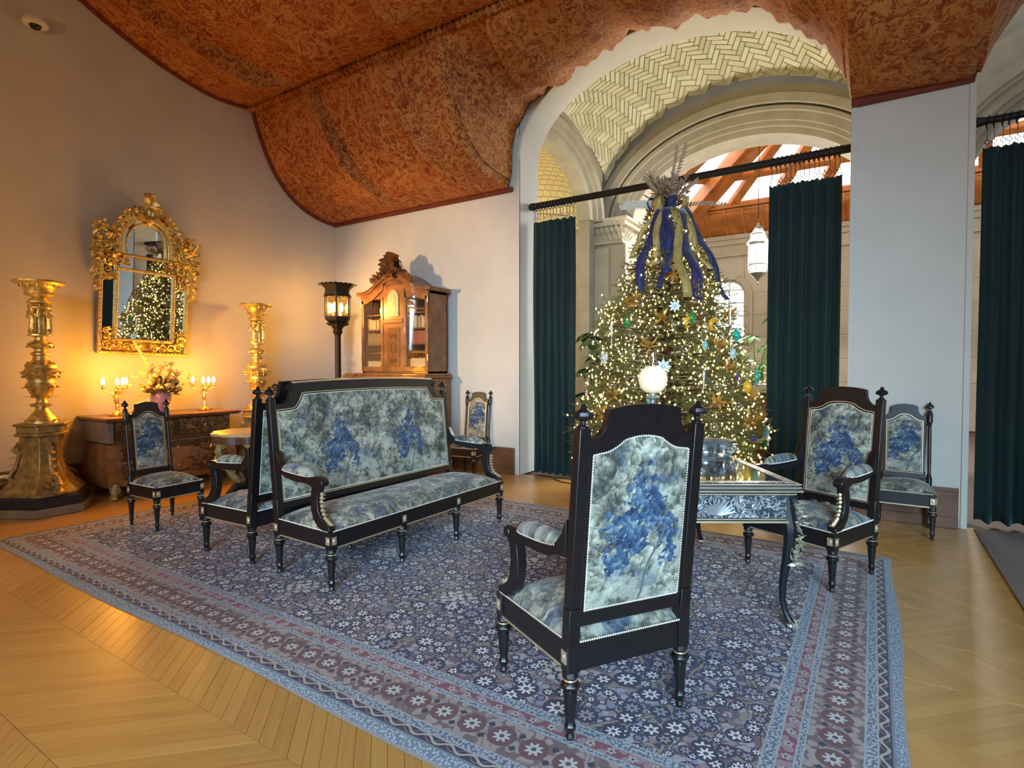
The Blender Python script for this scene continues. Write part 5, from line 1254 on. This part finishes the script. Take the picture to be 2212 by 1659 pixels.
for i in range(18): a = i*PI/9; m.leaf((.185*math.cos(a), .185*math.sin(a), 2.49), (math.cos(a)*.2, math.sin(a)*.2, -1), (math.cos(a), math.sin(a), 0), .05, .04, .2)
m.build('lantern_crown', 'iron', ln, smooth=20)
for i in range(6):
    a = i*PI/3+.25; x, y = .182*math.cos(a), .182*math.sin(a)
    b_ = MB().tube([(x, y, 2.16), (x, y, 2.50)], .012, 6); b_.build('corner_bar', 'iron', ln)
    a2 = a+PI/3; x2, y2 = .182*math.cos(a2), .182*math.sin(a2)
    MB().add([(x, y, 2.18), (x2, y2, 2.18), (x2, y2, 2.46), (x, y, 2.46)], [(0, 1, 2, 3)]).build('pane', 'warmglass', ln, smooth=0)
for i in range(4):
    a = i*PI/2+.3; x, y = .07*math.cos(a), .07*math.sin(a); MB().lathe([(.016, 2.18), (.016, 2.25)], 10, (x, y, 0)).build('candle_tube', 'cream', ln)
    MB().lathe([(.008, 2.25), (.017, 2.275), (.019, 2.30), (.013, 2.345), (.002, 2.385)], 10, (x, y, 0)).build('bulb', 'bulb', ln)
point('floor_lantern_light', (LX_, LY_, 2.33), 85, (1, .58, .17), .09)

# ------------------------------------------------------------------ bookcase
bc = thing('bookcase', 'tall carved walnut bookcase with arched glazed doors against the back wall', 'bookcase', (0, 0, 0))
x0, x1, yb, yf = 1.20, 2.52, -.14, -.52
MB().box(.99, -.66, 0, 2.58, -.10, .12).box(1.02, -.63, .12, 2.55, -.10, 1.31).build('lower_cabinet', 'mahogany', bc, smooth=0, bevel=.01)
MB().box(.95, -.70, 1.31, 2.58, -.09, 1.34).box(.97, -.67, 1.34, 2.56, -.09, 1.375).build('worktop', 'walnut', bc, smooth=0, bevel=.008)
for a, b_ in ((1.05, 1.75), (1.82, 2.52)):
    dd = MB().box(a, -.645, .2, b_, -.63, 1.0).build('door', 'walnut', bc, smooth=0, bevel=.006); MB().ball((b_-.05 if a < 1.5 else a+.05, -.655, .62), .018, 8, 6).build('knob', 'dullgilt', dd)
    dd = MB().box(a, -.645, 1.05, b_, -.63, 1.27).build('drawer', 'walnut', bc, smooth=0, bevel=.006); MB().ball(((a+b_)/2, -.655, 1.16), .016, 8, 6).build('knob', 'dullgilt', dd)
def topz(x):
    u = (x-(x0+x1)/2)/((x1-x0)/2); return 2.525+.25*(.5+.5*math.cos(PI*min(1, abs(u)/.92)))
xs2 = [x0+(x1-x0)*i/40 for i in range(41)]
up = MB().box(x0, yf, 1.375, x0+.03, yb, 2.53).box(x1-.03, yf, 1.375, x1, yb, 2.53).box(x0, yb-.015, 1.375, x1, yb, 2.50).box(x0, yf, 1.375, x1, yb, 1.40)
up.build('carcase', 'mahogany', bc, smooth=0)
MB().slab([(x, 2.45 if abs(x-1.86) > .2 else 2.55, topz(x)) for x in [q for q in xs2 if x0+.02 < q < x1-.02]], yf, yb, 'y').build('top_board', 'mahogany', bc, smooth=30)
cn = MB().slab([(x, topz(x)-.01, topz(x)+.045) for x in [x0-.05+(x1-x0+.1)*i/44 for i in range(45)]], yf-.07, yb+.02, 'y').slab([(x, topz(x)-.05, topz(x)-.005) for x in xs2], yf-.035, yb+.01, 'y')
cn.build('cornice', 'mahogany', bc, smooth=30, bevel=.006)
MB().box(1.66, yf-.02, 1.40, 2.06, yf+.03, 2.64).build('centre_panel', 'walnut', bc, smooth=0, bevel=.006)
MB().box(1.74, yf-.032, 1.47, 1.98, yf-.018, 2.03).build('inlaid_door', 'inlay', bc, smooth=0, bevel=.004)
il = MB(); il.ring([(1.86+.06*math.cos(k*PI/10), 1.74+.08*math.sin(k*PI/10)) for k in range(20)], [(1.86+.042*math.cos(k*PI/10), 1.74+.06*math.sin(k*PI/10)) for k in range(20)], yf-.036, yf-.03, 'y')
for zz, s in ((1.90, 1), (1.56, -1)):
    il.scroll((1.82, yf-.034, zz), .04, (1, 0, 0), (0, 0, s), 1.4, .006); il.scroll((1.90, yf-.034, zz), .04, (-1, 0, 0), (0, 0, s), 1.4, .006)
il.build('inlay_motif', 'brownwood', bc)
MB().box(1.67, yf-.04, 2.09, 2.05, yf+.0, 2.15).build('centre_moulding', 'walnut', bc, smooth=0, bevel=.008)
MB().prism([(1.755, 2.19), (1.965, 2.19), (1.965, 2.45)]+[(1.86+.105*math.cos(PI*i/12), 2.45+.12*math.sin(PI*i/12)) for i in range(1, 12)]+[(1.755, 2.45)], yf-.032, yf-.018, 'y').build('oval_panel', simple('ivory_inlay', (.44, .36, .22), .4, 0, .3, 25), bc, smooth=0)
for a, b_ in ((x0+.01, 1.66), (2.06, x1-.01)):
    fcol = [(x, 1.42, 1.47) for x in (a, b_)]
    fm = MB().box(a, yf-.03, 1.40, b_, yf, 1.47).box(a, yf-.03, 1.47, a+.05, yf, 2.45).box(b_-.05, yf-.03, 1.47, b_, yf, 2.45)
    fm.slab([(a+(b_-a)*i/16, min(topz(a+(b_-a)*i/16)-.13, 2.42+.2*((i/16) if a < 1.5 else (1-i/16))), topz(a+(b_-a)*i/16)-.02) for i in range(17)], yf-.03, yf, 'y')
    dd = fm.build('glazed_door', 'walnut', bc, smooth=30, bevel=.005)
    MB().box(a+.045, yf-.014, 1.46, b_-.045, yf-.010, 2.46).build('pane', 'glass', dd, smooth=0)
    MB().box(b_-.03 if a < 1.5 else a+.02, yf-.04, 1.95, b_-.015 if a < 1.5 else a+.035, yf-.03, 2.02).build('lock_plate', 'brass', dd, smooth=0)
    for zz in (1.55, 2.35): MB().lathe([(.008, 0), (.008, .09)], 8, (a+.0 if a < 1.5 else b_, yf-.032, zz)).build('hinge', 'brass', dd)
for zz in (1.66, 1.78, 2.0, 2.22): MB().box(x0+.03, yf+.04, zz, 1.69, yb-.02, zz+.018).box(2.03, yf+.04, zz, x1-.03, yb-.02, zz+.018).build('shelf', 'mahogany', bc, smooth=0)
cr = MB(); rr = random.Random(4)
for i in range(30):
    q = i/29; xx = 1.50+.72*q; zz = topz(xx)+.03; r = .045+.035*math.sin(PI*q); s = 1 if q < .5 else -1
    cr.scroll((xx, yf-.02, zz+rr.uniform(0, .05)), r, (s, 0, 0), (0, 0, 1), 1.3, r*.2, rr.uniform(0, 6)); cr.leaf((xx, yf-.03, zz), (rr.uniform(-.8, .8), -.3, 1), (0, -1, 0), .13, .08, .5)
for i in range(80):
    a = rr.uniform(0, 2*PI); q = rr.uniform(.02, .16); cr.leaf((1.86+q*1.15*math.cos(a), yf-.01, 2.89+q*.95*math.sin(a)), (math.cos(a+.6), -.5, math.sin(a+.6)), (0, -1, 0), .11, .075, .6)
for k in range(8): a = k*PI/4; cr.scroll((1.86+.09*math.cos(a), yf-.01, 2.94+.10*math.sin(a)), .045, (math.cos(a), 0, math.sin(a)), (-math.sin(a), 0, math.cos(a)), 1.3, .012)
cr.box(1.80, yf+.0, 2.76, 1.92, yf+.06, 2.86).tube([(1.86, yf, 2.8), (1.86, yf, 2.95), (1.86, yf, 3.03)], [.05, .06, .02], 8); cr.build('carved_crest', 'mahogany', bc)
ORD = 'first second third fourth fifth sixth seventh eighth ninth tenth eleventh twelfth thirteenth fourteenth fifteenth sixteenth'.split()
def books(xa, xb_, z, hmin, hmax, mats, label, group, wmin=.022, wmax=.04, d=.17):
    x = xa; first = None; rr = random.Random(int(xa*100+z*10))
    while x < xb_-wmin:
        w_ = min(rr.uniform(wmin, wmax), xb_-x); h = rr.uniform(hmin, hmax)
        m = MB().box(0, 0, 0, w_-.002, d, h); o = m.build('book', rr.choice(mats), smooth=0, bevel=.003); k_ = globals().setdefault('bk', {}); k_[group] = k_.get(group, 0)+1; o.location = (x, yf+.05, z); tag(o, ORD[k_[group]-1]+' '+label+', counted from the left', 'book', group); x += w_
books(1.255, 1.60, 1.401, .14, .16, ['creambook'], 'cream book on the bottom shelf, left bookcase door', 'cream books, bottom left shelf')
books(2.11, 2.46, 1.401, .18, .20, ['creambook'], 'cream book on the bottom shelf, right bookcase door', 'cream books, bottom right shelf')
books(1.255, 1.60, 1.799, .15, .18, ['tanbook'], 'brown book on the second shelf, left bookcase door', 'brown books, second left shelf')
books(2.11, 2.46, 1.799, .16, .18, ['orangebook', 'orangebook', 'tanbook'], 'book in the red row, second shelf, right bookcase door', 'red books, second right shelf')
books(1.255, 1.60, 2.019, .14, .17, ['tanbook', 'creambook'], 'book on the third shelf, left bookcase door', 'books, third left shelf')
books(2.11, 2.46, 2.019, .15, .18, ['tanbook', 'creambook'], 'book on the third shelf, right bookcase door', 'books, third right shelf')
# ------------------------------------------------------------------ fir tree with lights
TX, TY = 5.69, -.12
TK = 1.135
def zk(z): return 1.45+(z-1.45)*TK
ZR = ([.30, .60, .92, 1.20, 1.45, 1.80, 2.15, 2.50, 2.87, 3.06], [.70, .86, .88, .79, .75, .66, .53, .36, .21, .10])
ZR = ([zk(q) for q in ZR[0]], [q*TK for q in ZR[1]])
def tr(z): return float(np.interp(z, *ZR))
tree = thing('fir_tree', 'tall fir tree covered in warm fairy lights in front of the arch', 'tree', (TX, TY, 0))
MB().lathe([(.055, .0), (.05, 1.2), (.03, 2.7), (.008, 3.28)], 10).build('trunk', 'brownwood', tree)
MB().lathe([(.22, 0), (.26, .04), (.22, .22), (.24, .26), (.2, .26)], 16).build('stand', 'iron', tree)
rs = np.random.RandomState(12)
NTW = 5200; NN = 38
z = .20+(3.22-.20)*(1-np.sqrt(rs.rand(NTW)))
z = np.where(rs.rand(NTW) < .35, rs.uniform(.2, 3.2, NTW), z)
az = rs.uniform(0, 2*np.pi, NTW); rad = np.interp(z, *ZR); rad = rad*(1+.07*np.sin(az*7+z*9)+.05*np.sin(az*3-z*5))
q = np.where(rs.rand(NTW) < .6, rs.uniform(.72, .95, NTW), rs.uniform(.25, .75, NTW))
base_ = np.stack([np.cos(az)*rad*q, np.sin(az)*rad*q, z-(1-q)*-.10], 1)
dirv = np.stack([np.cos(az+rs.normal(0, .5, NTW)), np.sin(az+rs.normal(0, .5, NTW)), rs.normal(-.05, .38, NTW)], 1); dirv /= np.linalg.norm(dirv, axis=1)[:, None]
Lt = rs.uniform(.12, .21, NTW)*np.clip(rad/.6, .55, 1.1)
u = np.cross(dirv, [0, 0, 1.0]); u /= np.linalg.norm(u, axis=1)[:, None]; v = np.cross(u, dirv)
t_ = (np.arange(NN)+.5)/NN; ph = np.arange(NN)*2.4
cen = base_[:, None]+dirv[:, None]*(Lt[:, None]*t_)[..., None]
nd = (u[:, None]*np.cos(ph)[None, :, None]+v[:, None]*np.sin(ph)[None, :, None])*.85+dirv[:, None]*.75
nl = (.028*(1-.35*t_))[None, :, None]*rs.uniform(.8, 1.25, (NTW, NN, 1)); tip = cen+nd*nl
sd_ = np.cross(nd, dirv[:, None])*.0055
V_ = np.stack([cen-sd_, cen+sd_, tip], 2).reshape(-1, 3)
me = bpy.data.meshes.new('needles'); n_ = len(V_); me.vertices.add(n_); me.vertices.foreach_set('co', V_.ravel())
me.loops.add(n_); me.loops.foreach_set('vertex_index', np.arange(n_, dtype=np.int32)); me.polygons.add(n_//3)
me.polygons.foreach_set('loop_start', np.arange(0, n_, 3, dtype=np.int32)); me.polygons.foreach_set('loop_total', np.full(n_//3, 3, np.int32)); me.update()
me.materials.append(M['needle']); o = bpy.data.objects.new('needles', me); COL.objects.link(o); o.parent = tree; o['kind'] = 'stuff'
tw = MB()
for i in range(0, NTW, 2):
    a = base_[i]; b_ = a+dirv[i]*Lt[i]; tw.add([a+u[i]*.003, a-u[i]*.003, b_], [(0, 1, 2)])
tw.build('twigs', 'brownwood', tree, smooth=0, kind='stuff')
br = MB()
for i in range(0, NTW, 9):
    a = base_[i]; br.tube([(a[0]*.06, a[1]*.06, a[2]-.04), (a[0]*.5, a[1]*.5, a[2]-.03), tuple(a)], [.010, .007, .004], 4)
br.build('branches', 'brownwood', tree, kind='stuff')
bl = MB(); idx = rs.permutation(NTW)[:2500]
OCT = [(1,0,0),(0,1,0),(-1,0,0),(0,-1,0),(0,0,1),(0,0,-1)]; OF = [(0,1,4),(1,2,4),(2,3,4),(3,0,4),(1,0,5),(2,1,5),(3,2,5),(0,3,5)]
for i in idx:
    c = base_[i]+dirv[i]*Lt[i]*rs.uniform(.3, 1.05); r = rs.uniform(.007, .0115)
    bl.add([(c[0]+a*r, c[1]+b_*r, c[2]+d*r*1.4) for a, b_, d in OCT], OF)
bl.build('fairy_lights', 'fairy', tree, smooth=0, kind='stuff')
gs = MB()                                                                        # gilded leaf sprays tucked between the branches
FW = (-.5397, .8418); RT = (.8418, .5397)
def on_tree(px, py, out=.03):
    l = (px-1441)*.00456*TK; zz = 1.45+(797-py)*.00456*TK; r = tr(zz)*1.02+out; l = max(-r*.985, min(r*.985, l)); f = math.sqrt(r*r-l*l)
    return Vector((TX+RT[0]*l-FW[0]*f, TY+RT[1]*l-FW[1]*f, zz)), Vector((RT[0]*l-FW[0]*f, RT[1]*l-FW[1]*f, 0)).normalized()
rr = random.Random(3)
for i, (px, py) in enumerate(((1307, 852), (1371, 754), (1506, 756), (1491, 862), (1395, 700), (1465, 640), (1540, 690), (1330, 905), (1560, 900), (1425, 610), (1520, 800), (1285, 890), (1590, 860), (1350, 660), (1480, 560), (1620, 900))):
    c, d = on_tree(px, py, -.04); m = MB()
    for k in range(22):
        dd = d*rr.uniform(.3, 1)+Vector((rr.uniform(-1, 1), rr.uniform(-1, 1), rr.uniform(-.8, .9))); m.leaf(c-tree.location, dd, Vector((rr.uniform(-1, 1), rr.uniform(-1, 1), 1)), rr.uniform(.08, .15), rr.uniform(.02, .04), .3, 3)
    m.build('gilded_spray', 'goldleaf', tree)
# ribbons and topper
rb = thing('ribbon_bow', 'navy and gold ribbon bow with long tails on the upper part of the fir tree', 'ribbon', (TX, TY, 0))
def strip(pts, w_, side):
    m = MB(); vs = []; fs = []; sd2 = Vector(side).normalized()
    for i, p in enumerate(pts): p = Vector(p); a = sd2*w_/2; vs += [p-a, p+a]
    for i in range(len(pts)-1): fs.append((i*2, i*2+1, i*2+3, i*2+2))
    return m.add(vs, fs)
tails = [(1352, 640, 'bluerib', .10), (1385, 590, 'goldrib', .085), (1412, 610, 'bluerib', .11), (1440, 660, 'goldrib', .09), (1468, 665, 'bluerib', .115), (1476, 560, 'goldrib', .06), (1358, 560, 'goldrib', .055), (1515, 600, 'bluerib', .07), (1545, 660, 'bluerib', .05), (1495, 600, 'goldrib', .05), (1395, 640, 'bluerib', .055)]
for i, (px, py, mm, w_) in enumerate(tails):
    e, d = on_tree(px, py, .05); e -= rb.location; s0 = Vector((-FW[0]*.10+RT[0]*(px-1440)*.0008, -FW[1]*.10+RT[1]*(px-1440)*.0008, zk(2.98))); P_ = []
    for k in range(15):
        q = k/14; zz = s0.z+(e.z-s0.z)*q; r = tr(zz)+.06+.035*math.sin(q*11+i*1.7)*q; l0 = Vector((s0.x, s0.y, 0)).lerp(Vector((e.x, e.y, 0)), q**.8)
        dn = l0.normalized(); lw = .022*math.sin(q*8+i*2.1); P_.append((dn.x*max(r, .12)+RT[0]*lw, dn.y*max(r, .12)+RT[1]*lw, zz+.01*math.sin(q*12+i)))
    strip(P_, w_, (RT[0], RT[1], .12*math.sin(i))).build('ribbon', mm, rb, smooth=60, shell=.004)
for i in range(9):
    a = i*2*PI/9+.3; d = Vector((math.cos(a), math.sin(a), 0)); mm = 'bluerib' if i % 2 else 'goldrib'; P_ = []
    for k in range(13):
        q = k/12*2*PI; P_.append(d*(.05+.10*(1-math.cos(q)))+Vector((0, 0, zk(3.0)+.075*math.sin(q)+.035*(1-math.cos(q)))))
    strip(P_, .105, (-d.y, d.x, .3)).build('ribbon_loop', mm, rb, smooth=60, shell=.004)
MB().ball((0, 0, zk(3.0)), (.05, .05, .05), 10, 8).build('knot', 'bluerib', rb)
tp = thing('tree_topper', 'spray of dried grasses and pale fronds on top of the fir tree', 'topper', (TX, TY, 0))
rr = random.Random(8)
for i in range(38):
    a = rr.uniform(0, 2*PI); e = rr.uniform(.05, 1.25); d = Vector((math.cos(a)*math.sin(e), math.sin(a)*math.sin(e), math.cos(e))); L_ = rr.uniform(.25, .44); m = MB(); c = Vector((0, 0, zk(3.03)))
    m.tube([c, c+d*L_*.5, c+d*L_], [.006, .005, .003], 5)
    for k in range(34):
        q = rr.uniform(.25, 1); m.leaf(c+d*L_*q, d*.8+Vector((rr.uniform(-1, 1), rr.uniform(-1, 1), rr.uniform(-.3, .9))), (rr.uniform(-1, 1), rr.uniform(-1, 1), .3), rr.uniform(.05, .11), .017, .3, 2)
    m.build('plume', 'pampas', tp)
for px, py, mat_ in ((1335, 460, 'palefrond'), (1345, 452, 'palefrond'), (1560, 452, 'pampas'), (1475, 322, 'pampas'), (1455, 330, 'pampas'), (1500, 400, 'pampas'), (1385, 395, 'pampas')):
    l = (px-1441)*.00456*TK; zz = 1.45+(797-py)*.00456*TK+.03; c = Vector((0, 0, zk(3.03))); e = Vector((RT[0]*l-FW[0]*.06, RT[1]*l-FW[1]*.06, zz)); m = MB(); mid = c.lerp(e, .5)+Vector((0, 0, .03))
    m.tube([c, mid, e], [.006, .005, .003], 5)
    for k in range(26):
        q = .3+.7*k/26; p = c.lerp(e, q)+Vector((0, 0, .06*math.sin(q*PI)*.5)); s = 1 if k % 2 else -1; m.leaf(p, (e-c).normalized()*.8+Vector((0, 0, s*.7)), (-FW[0], -FW[1], 0), .085*(1.1-q*.6) if mat_ == 'palefrond' else .045, .020, .2, 3)
    m.build('frond', mat_, tp)
# ornaments (each hangs free, so each is a thing)
def hook(m, top, L_=.05): m.tube([(0, 0, top), (0, 0, top+L_)], .0018, 4); m.lathe([(.007, top-.004), (.007, top+.006), (.003, top+.010)], 8)
def orn(kind, px, py, mat_, label, group=None, r=.042):
    c, d = on_tree(px, py, .05); a = math.atan2(d.y, d.x); m = MB()
    if kind == 'ball': m.ball((0, 0, 0), r, 14, 10); hook(m, r)
    elif kind == 'drop': m.lathe([(.002, -r*1.7), (r*.35, -r*1.1), (r*.8, -r*.4), (r*.85, .1*r), (r*.5, r*.9), (.006, r*1.3)], 10, flute=.08); hook(m, r*1.3)
    elif kind == 'crescent': m.tube([(0, r*math.cos(q), r*math.sin(q)) for q in np.linspace(.5, 5.0, 15)], [.003+.022*math.sin(PI*k/14) for k in range(15)], 8); hook(m, r)
    elif kind == 'star':
        for k in range(8): q = k*PI/4; m.leaf((0, 0, 0), (0, math.cos(q), math.sin(q)), (1, 0, 0), r*1.3, r*.55, 0, 3, .3)
        m.ball((.006, 0, 0), r*.35, 8, 6); hook(m, r)
    elif kind == 'icicle': m.lathe([(.001, -r*4), (.006, -r*2.5), (.009, -r), (.013, 0), (.008, r*.3), (.012, r*.6), (.005, r*.9)], 8, flute=.15); hook(m, r*.9)
    elif kind == 'tube': m.lathe([(.004, -r*3), (.02, -r*2.8), (.02, r*1.6), (.004, r*1.9)], 10); hook(m, r*1.9)
    elif kind == 'finial': m.lathe([(.001, -r*2), (.008, -r*1.3), (.006, -r*.6), (r*.8, r*.1), (r*.7, r*.4), (.008, r*.8), (.006, r*1.6)], 12, flute=.1); hook(m, r*1.6)
    elif kind == 'shell':
        for k in range(7): q = -.9+k*.3; m.leaf((0, 0, -r), (0, math.sin(q), math.cos(q)), (1, 0, 0), r*2.4, r*.8, .25, 4)
        hook(m, r*1.3)
    elif kind == 'figure':
        m.ball((0, 0, 0), (r*.5, r*.6, r*.9), 10, 8); m.ball((0, .01, r*1.2), r*.42, 10, 8); m.tube([(0, -r*.3, -r*.5), (0, -r*1.3, -r*.8), (0, -r*1.6, -r*1.5)], [.013, .010, .008], 6); m.tube([(0, r*.3, -r*.6), (0, r*.3, -r*1.9)], [.013, .008], 6); m.tube([(0, 0, r*.3), (0, r*1.2, r*.1)], [.009, .006], 6); hook(m, r*1.6)
    o = m.build('glass_ornament', mat_, smooth=50); o.location = c; o.rotation_euler = (0, 0, a)
    return tag(o, label, 'ornament', group or 'glass ornaments on the fir tree')
for px, py, lb_ in ((1408, 719, 'clear glass ball ornament left of the small amber crescent'), (1470.6, 719, 'clear glass ball ornament between the two amber crescents'), (1466, 653, 'clear glass ball ornament just below the longest navy ribbon tail'),
        (1487, 832, 'clear glass ball ornament right of the opal lamp globe, past the icicle'), (1473, 906, 'clear glass ball ornament behind the right finial of the foreground armchair'), (1384, 838, 'clear glass ball ornament touching the left side of the opal globe'),
        (1350, 800, 'clear glass ball ornament left of the round snowflake ornament'), (1565, 790, 'clear glass ball ornament above the yellow lemon ornament'), (1530, 870, 'clear glass ball ornament below and left of the yellow lemon'),
        (1300, 830, 'clear glass ball ornament below the left edge snowflake'), (1430, 760, 'clear glass ball ornament above the opal lamp chimney'), (1560, 722, 'clear glass ball ornament right of the bright teal teardrop'), (1350, 890, 'clear glass ball ornament low on the left above the armchair crest')):
    orn('ball', px, py, 'crystal', lb_, 'clear glass balls on the fir tree', .040)
orn('ball', 1630, 922, 'crystal', 'large clear glass ball ornament at the lowest right branch tip of the fir tree', r=.048)
orn('drop', 1331, 706, 'greeng', 'green faceted glass drop ornament high on the left of the fir tree', r=.045)
orn('drop', 1447, 700, 'greeng', 'green glass drop ornament high in the middle of the fir tree', r=.045)
orn('crescent', 1440, 710, 'yellow', 'small amber crescent ornament beside the middle green drop')
orn('crescent', 1493, 714, 'yellow', 'large amber crescent ornament right of the middle of the fir tree', r=.055)
orn('drop', 1542, 733, 'teal', 'bright teal glass teardrop ornament at the right edge of the fir tree', r=.05)
orn('figure', 1603, 816, 'teal', 'turquoise glass figure ornament hanging at the right edge of the fir tree', r=.048)
orn('shell', 1591, 922, 'aqua', 'pale aqua glass shell ornament on the lower right of the fir tree', r=.055)
orn('shell', 1590, 945, 'greeng', 'green glass leaf ornament under the aqua shell', r=.045)
orn('finial', 1616, 939, 'frost', 'white frosted finial ornament at the lower right of the fir tree', r=.042)
orn('drop', 1560, 833, 'yellow', 'bright yellow lemon shaped glass ornament on the right of the fir tree', r=.052)
orn('star', 1417, 677, 'frost', 'frosted star ornament below the ribbon tails', r=.05)
orn('star', 1388, 794, 'frost', 'round frosted snowflake ornament left of the opal lamp globe', r=.062)
orn('star', 1290, 777, 'frost', 'frosted snowflake ornament at the left edge of the fir tree', r=.062)
orn('star', 1527, 769, 'frost', 'frosted flower ornament on the right half of the fir tree', r=.055)
orn('icicle', 1461, 806, 'frost', 'long white glass icicle just right of the opal lamp globe', r=.045)
orn('icicle', 1306, 715, 'frost', 'long white glass icicle at the upper left edge of the fir tree', r=.055)
orn('icicle', 1340, 745, 'crystal', 'thin clear icicle ornament on the left half of the fir tree', r=.045)
orn('tube', 1261, 835, 'crystal', 'clear glass tube ornament at the far left edge of the fir tree', r=.045)
orn('tube', 1535, 690, 'crystal', 'clear glass tube ornament at the upper right of the fir tree', r=.04)
orn('ball', 1559, 931, 'purple', 'small purple glass ball low on the right of the fir tree', r=.026)
orn('ball', 1531, 817, 'purple', 'small purple glass ball on the right half of the fir tree', r=.022)
orn('drop', 1363, 856, 'aqua', 'pale aqua glass drop ornament left of the opal lamp base', r=.045)
orn('drop', 1468, 754, 'aqua', 'pale blue glass drop ornament above and right of the opal lamp', r=.035)

# ------------------------------------------------------------------ vestibule and hall furnishings
sb = thing('sideboard', 'dark wooden sideboard with white marble top in the vestibule behind the fir tree', 'sideboard', (5.72, 2.05, 0))
MB().box(0, 0, 1.10, 1.5, .55, 1.225).build('marble_top', 'whitemarble', sb, smooth=0, bevel=.012)
MB().box(.05, .06, .46, 1.45, .5, 1.10).build('cabinet', 'brownwood', sb, smooth=0, bevel=.006)
MB().box(.0, -.04, .40, 1.5, .52, .46).build('marble_shelf', 'whitemarble', sb, smooth=0, bevel=.01)
MB().box(.05, .04, .0, 1.45, .5, .40).build('base', 'brownwood', sb, smooth=0, bevel=.006)
for x in (.08, .56, 1.0): MB().box(x, .045, .52, x+.40, .062, 1.04).build('door', 'walnut', sb, smooth=0, bevel=.006)
def plant(loc, mat_, label, spec, lobed):
    t = thing('potted_plant', label, 'plant', loc); rr = random.Random(int(loc[0]*10))
    MB().lathe([(.14, 0), (.19, .32), (.21, .33), (.21, .38), (.18, .38), (.17, .33)], 18).build('pot', 'clay', t)
    for (dx, dy, dz, L_) in spec:
        e = Vector((dx, dy, dz)); MB().tube([(0, 0, .33), (dx*.3, dy*.3, dz*.7), tuple(e)], [.012, .009, .005], 6).build('stem', mat_, t)
        m = MB(); out = Vector((dx, dy, 0)).normalized() if abs(dx)+abs(dy) > .01 else Vector((1, 0, 0))
        nl_ = 7 if lobed else 6
        for k in range(nl_):
            a = -2.1+4.2*k/(nl_-1); d = Vector((out.x*math.cos(a)-out.y*math.sin(a), out.x*math.sin(a)+out.y*math.cos(a), -.25+rr.uniform(-.15, .15)))
            m.leaf(e, d, (0, 0, 1), L_*(1.0-.22*abs(a)/2.1), L_*(.5 if lobed else .28), -.3, 5)
        m.build('leaf', mat_, t, smooth=60)
    return t
rr = random.Random(2)
plant((4.30, .92, 0), 'leafdark', 'dark green large lobed plant between the left curtain and the fir tree',
      [(.12, -.10, 1.86, .40), (.20, .05, 1.70, .38), (-.10, .1, 1.95, .30), (.05, -.2, 1.45, .32), (.25, -.15, 1.30, .30), (-.05, -.1, 1.1, .3), (.35, 0, 1.55, .30), (.0, .2, 1.62, .3), (.22, .15, 1.02, .28)], True)
plant((6.14, 3.0, 0), 'leafbright', 'bright green plant right of the fir tree behind the sideboard',
      [(-.05, -.1, 1.95, .30), (.15, -.15, 1.80, .30), (-.22, -.05, 1.72, .30), (.25, 0, 2.05, .28), (-.10, -.2, 1.58, .28), (.12, -.1, 1.52, .28), (.32, -.1, 1.62, .28), (-.3, .1, 1.5, .26), (.2, .1, 2.25, .28), (0, 0, 1.40, .28)], False)
hl = thing('hanging_lantern', 'ornate lit metal lantern hanging in the bright hall beyond the arch', 'lamp', (5.32, 8.0, 0)); hl.scale = (.84, .84, 1)
k8 = lambda r, z: (r, z)
MB().lathe([(.005, 3.42), (.03, 3.46), (.02, 3.50), (.05, 3.55), (.11, 3.60), (.20, 3.66), (.235, 3.70)], 8, flute=0).build('lantern_base', 'steel', hl, smooth=20)
MB().lathe([(.20, 3.70), (.255, 3.86), (.255, 3.90)], 8).build('lower_glass', 'lanternpane', hl, smooth=20)
MB().lathe([(.265, 3.88), (.275, 3.90), (.265, 3.93)], 8).build('lantern_band', 'steel', hl, smooth=20)
MB().lathe([(.235, 3.93), (.245, 4.36)], 8).build('upper_glass', 'lanternpane', hl, smooth=20)
for i in range(8): a = i*PI/4; MB().tube([(.25*math.cos(a), .25*math.sin(a), 3.72), (.262*math.cos(a), .262*math.sin(a), 3.9), (.25*math.cos(a), .25*math.sin(a), 4.38)], .014, 6).build('corner_bar', 'steel', hl)
MB().lathe([(.25, 4.36), (.30, 4.40), (.30, 4.43), (.22, 4.50), (.19, 4.60), (.21, 4.63), (.17, 4.66), (.11, 4.76), (.13, 4.79), (.07, 4.80), (.03, 4.83), (.04, 4.86), (.01, 4.88)], 8).build('lantern_cap', 'steel', hl, smooth=20)
MB().tube([(0, 0, 5.0), (0, 0, 8.2)], .012, 6).build('chain', 'iron', hl)
vl = bpy.data.lights.new('vestibule_uplight', 'SPOT'); vl.energy = 330; vl.color = (1, .92, .70); vl.spot_size = math.radians(118); vl.spot_blend = .5; vl.shadow_soft_size = .2
vlo = bpy.data.objects.new('vestibule_uplight', vl); COL.objects.link(vlo); vlo.location = (5.5, 2.3, 2.5); vlo.rotation_euler = (math.radians(176), 0, 0)
point('cross_bay_light', (1.2, 1.9, 3.2), 150, (1, .80, .42), .2)
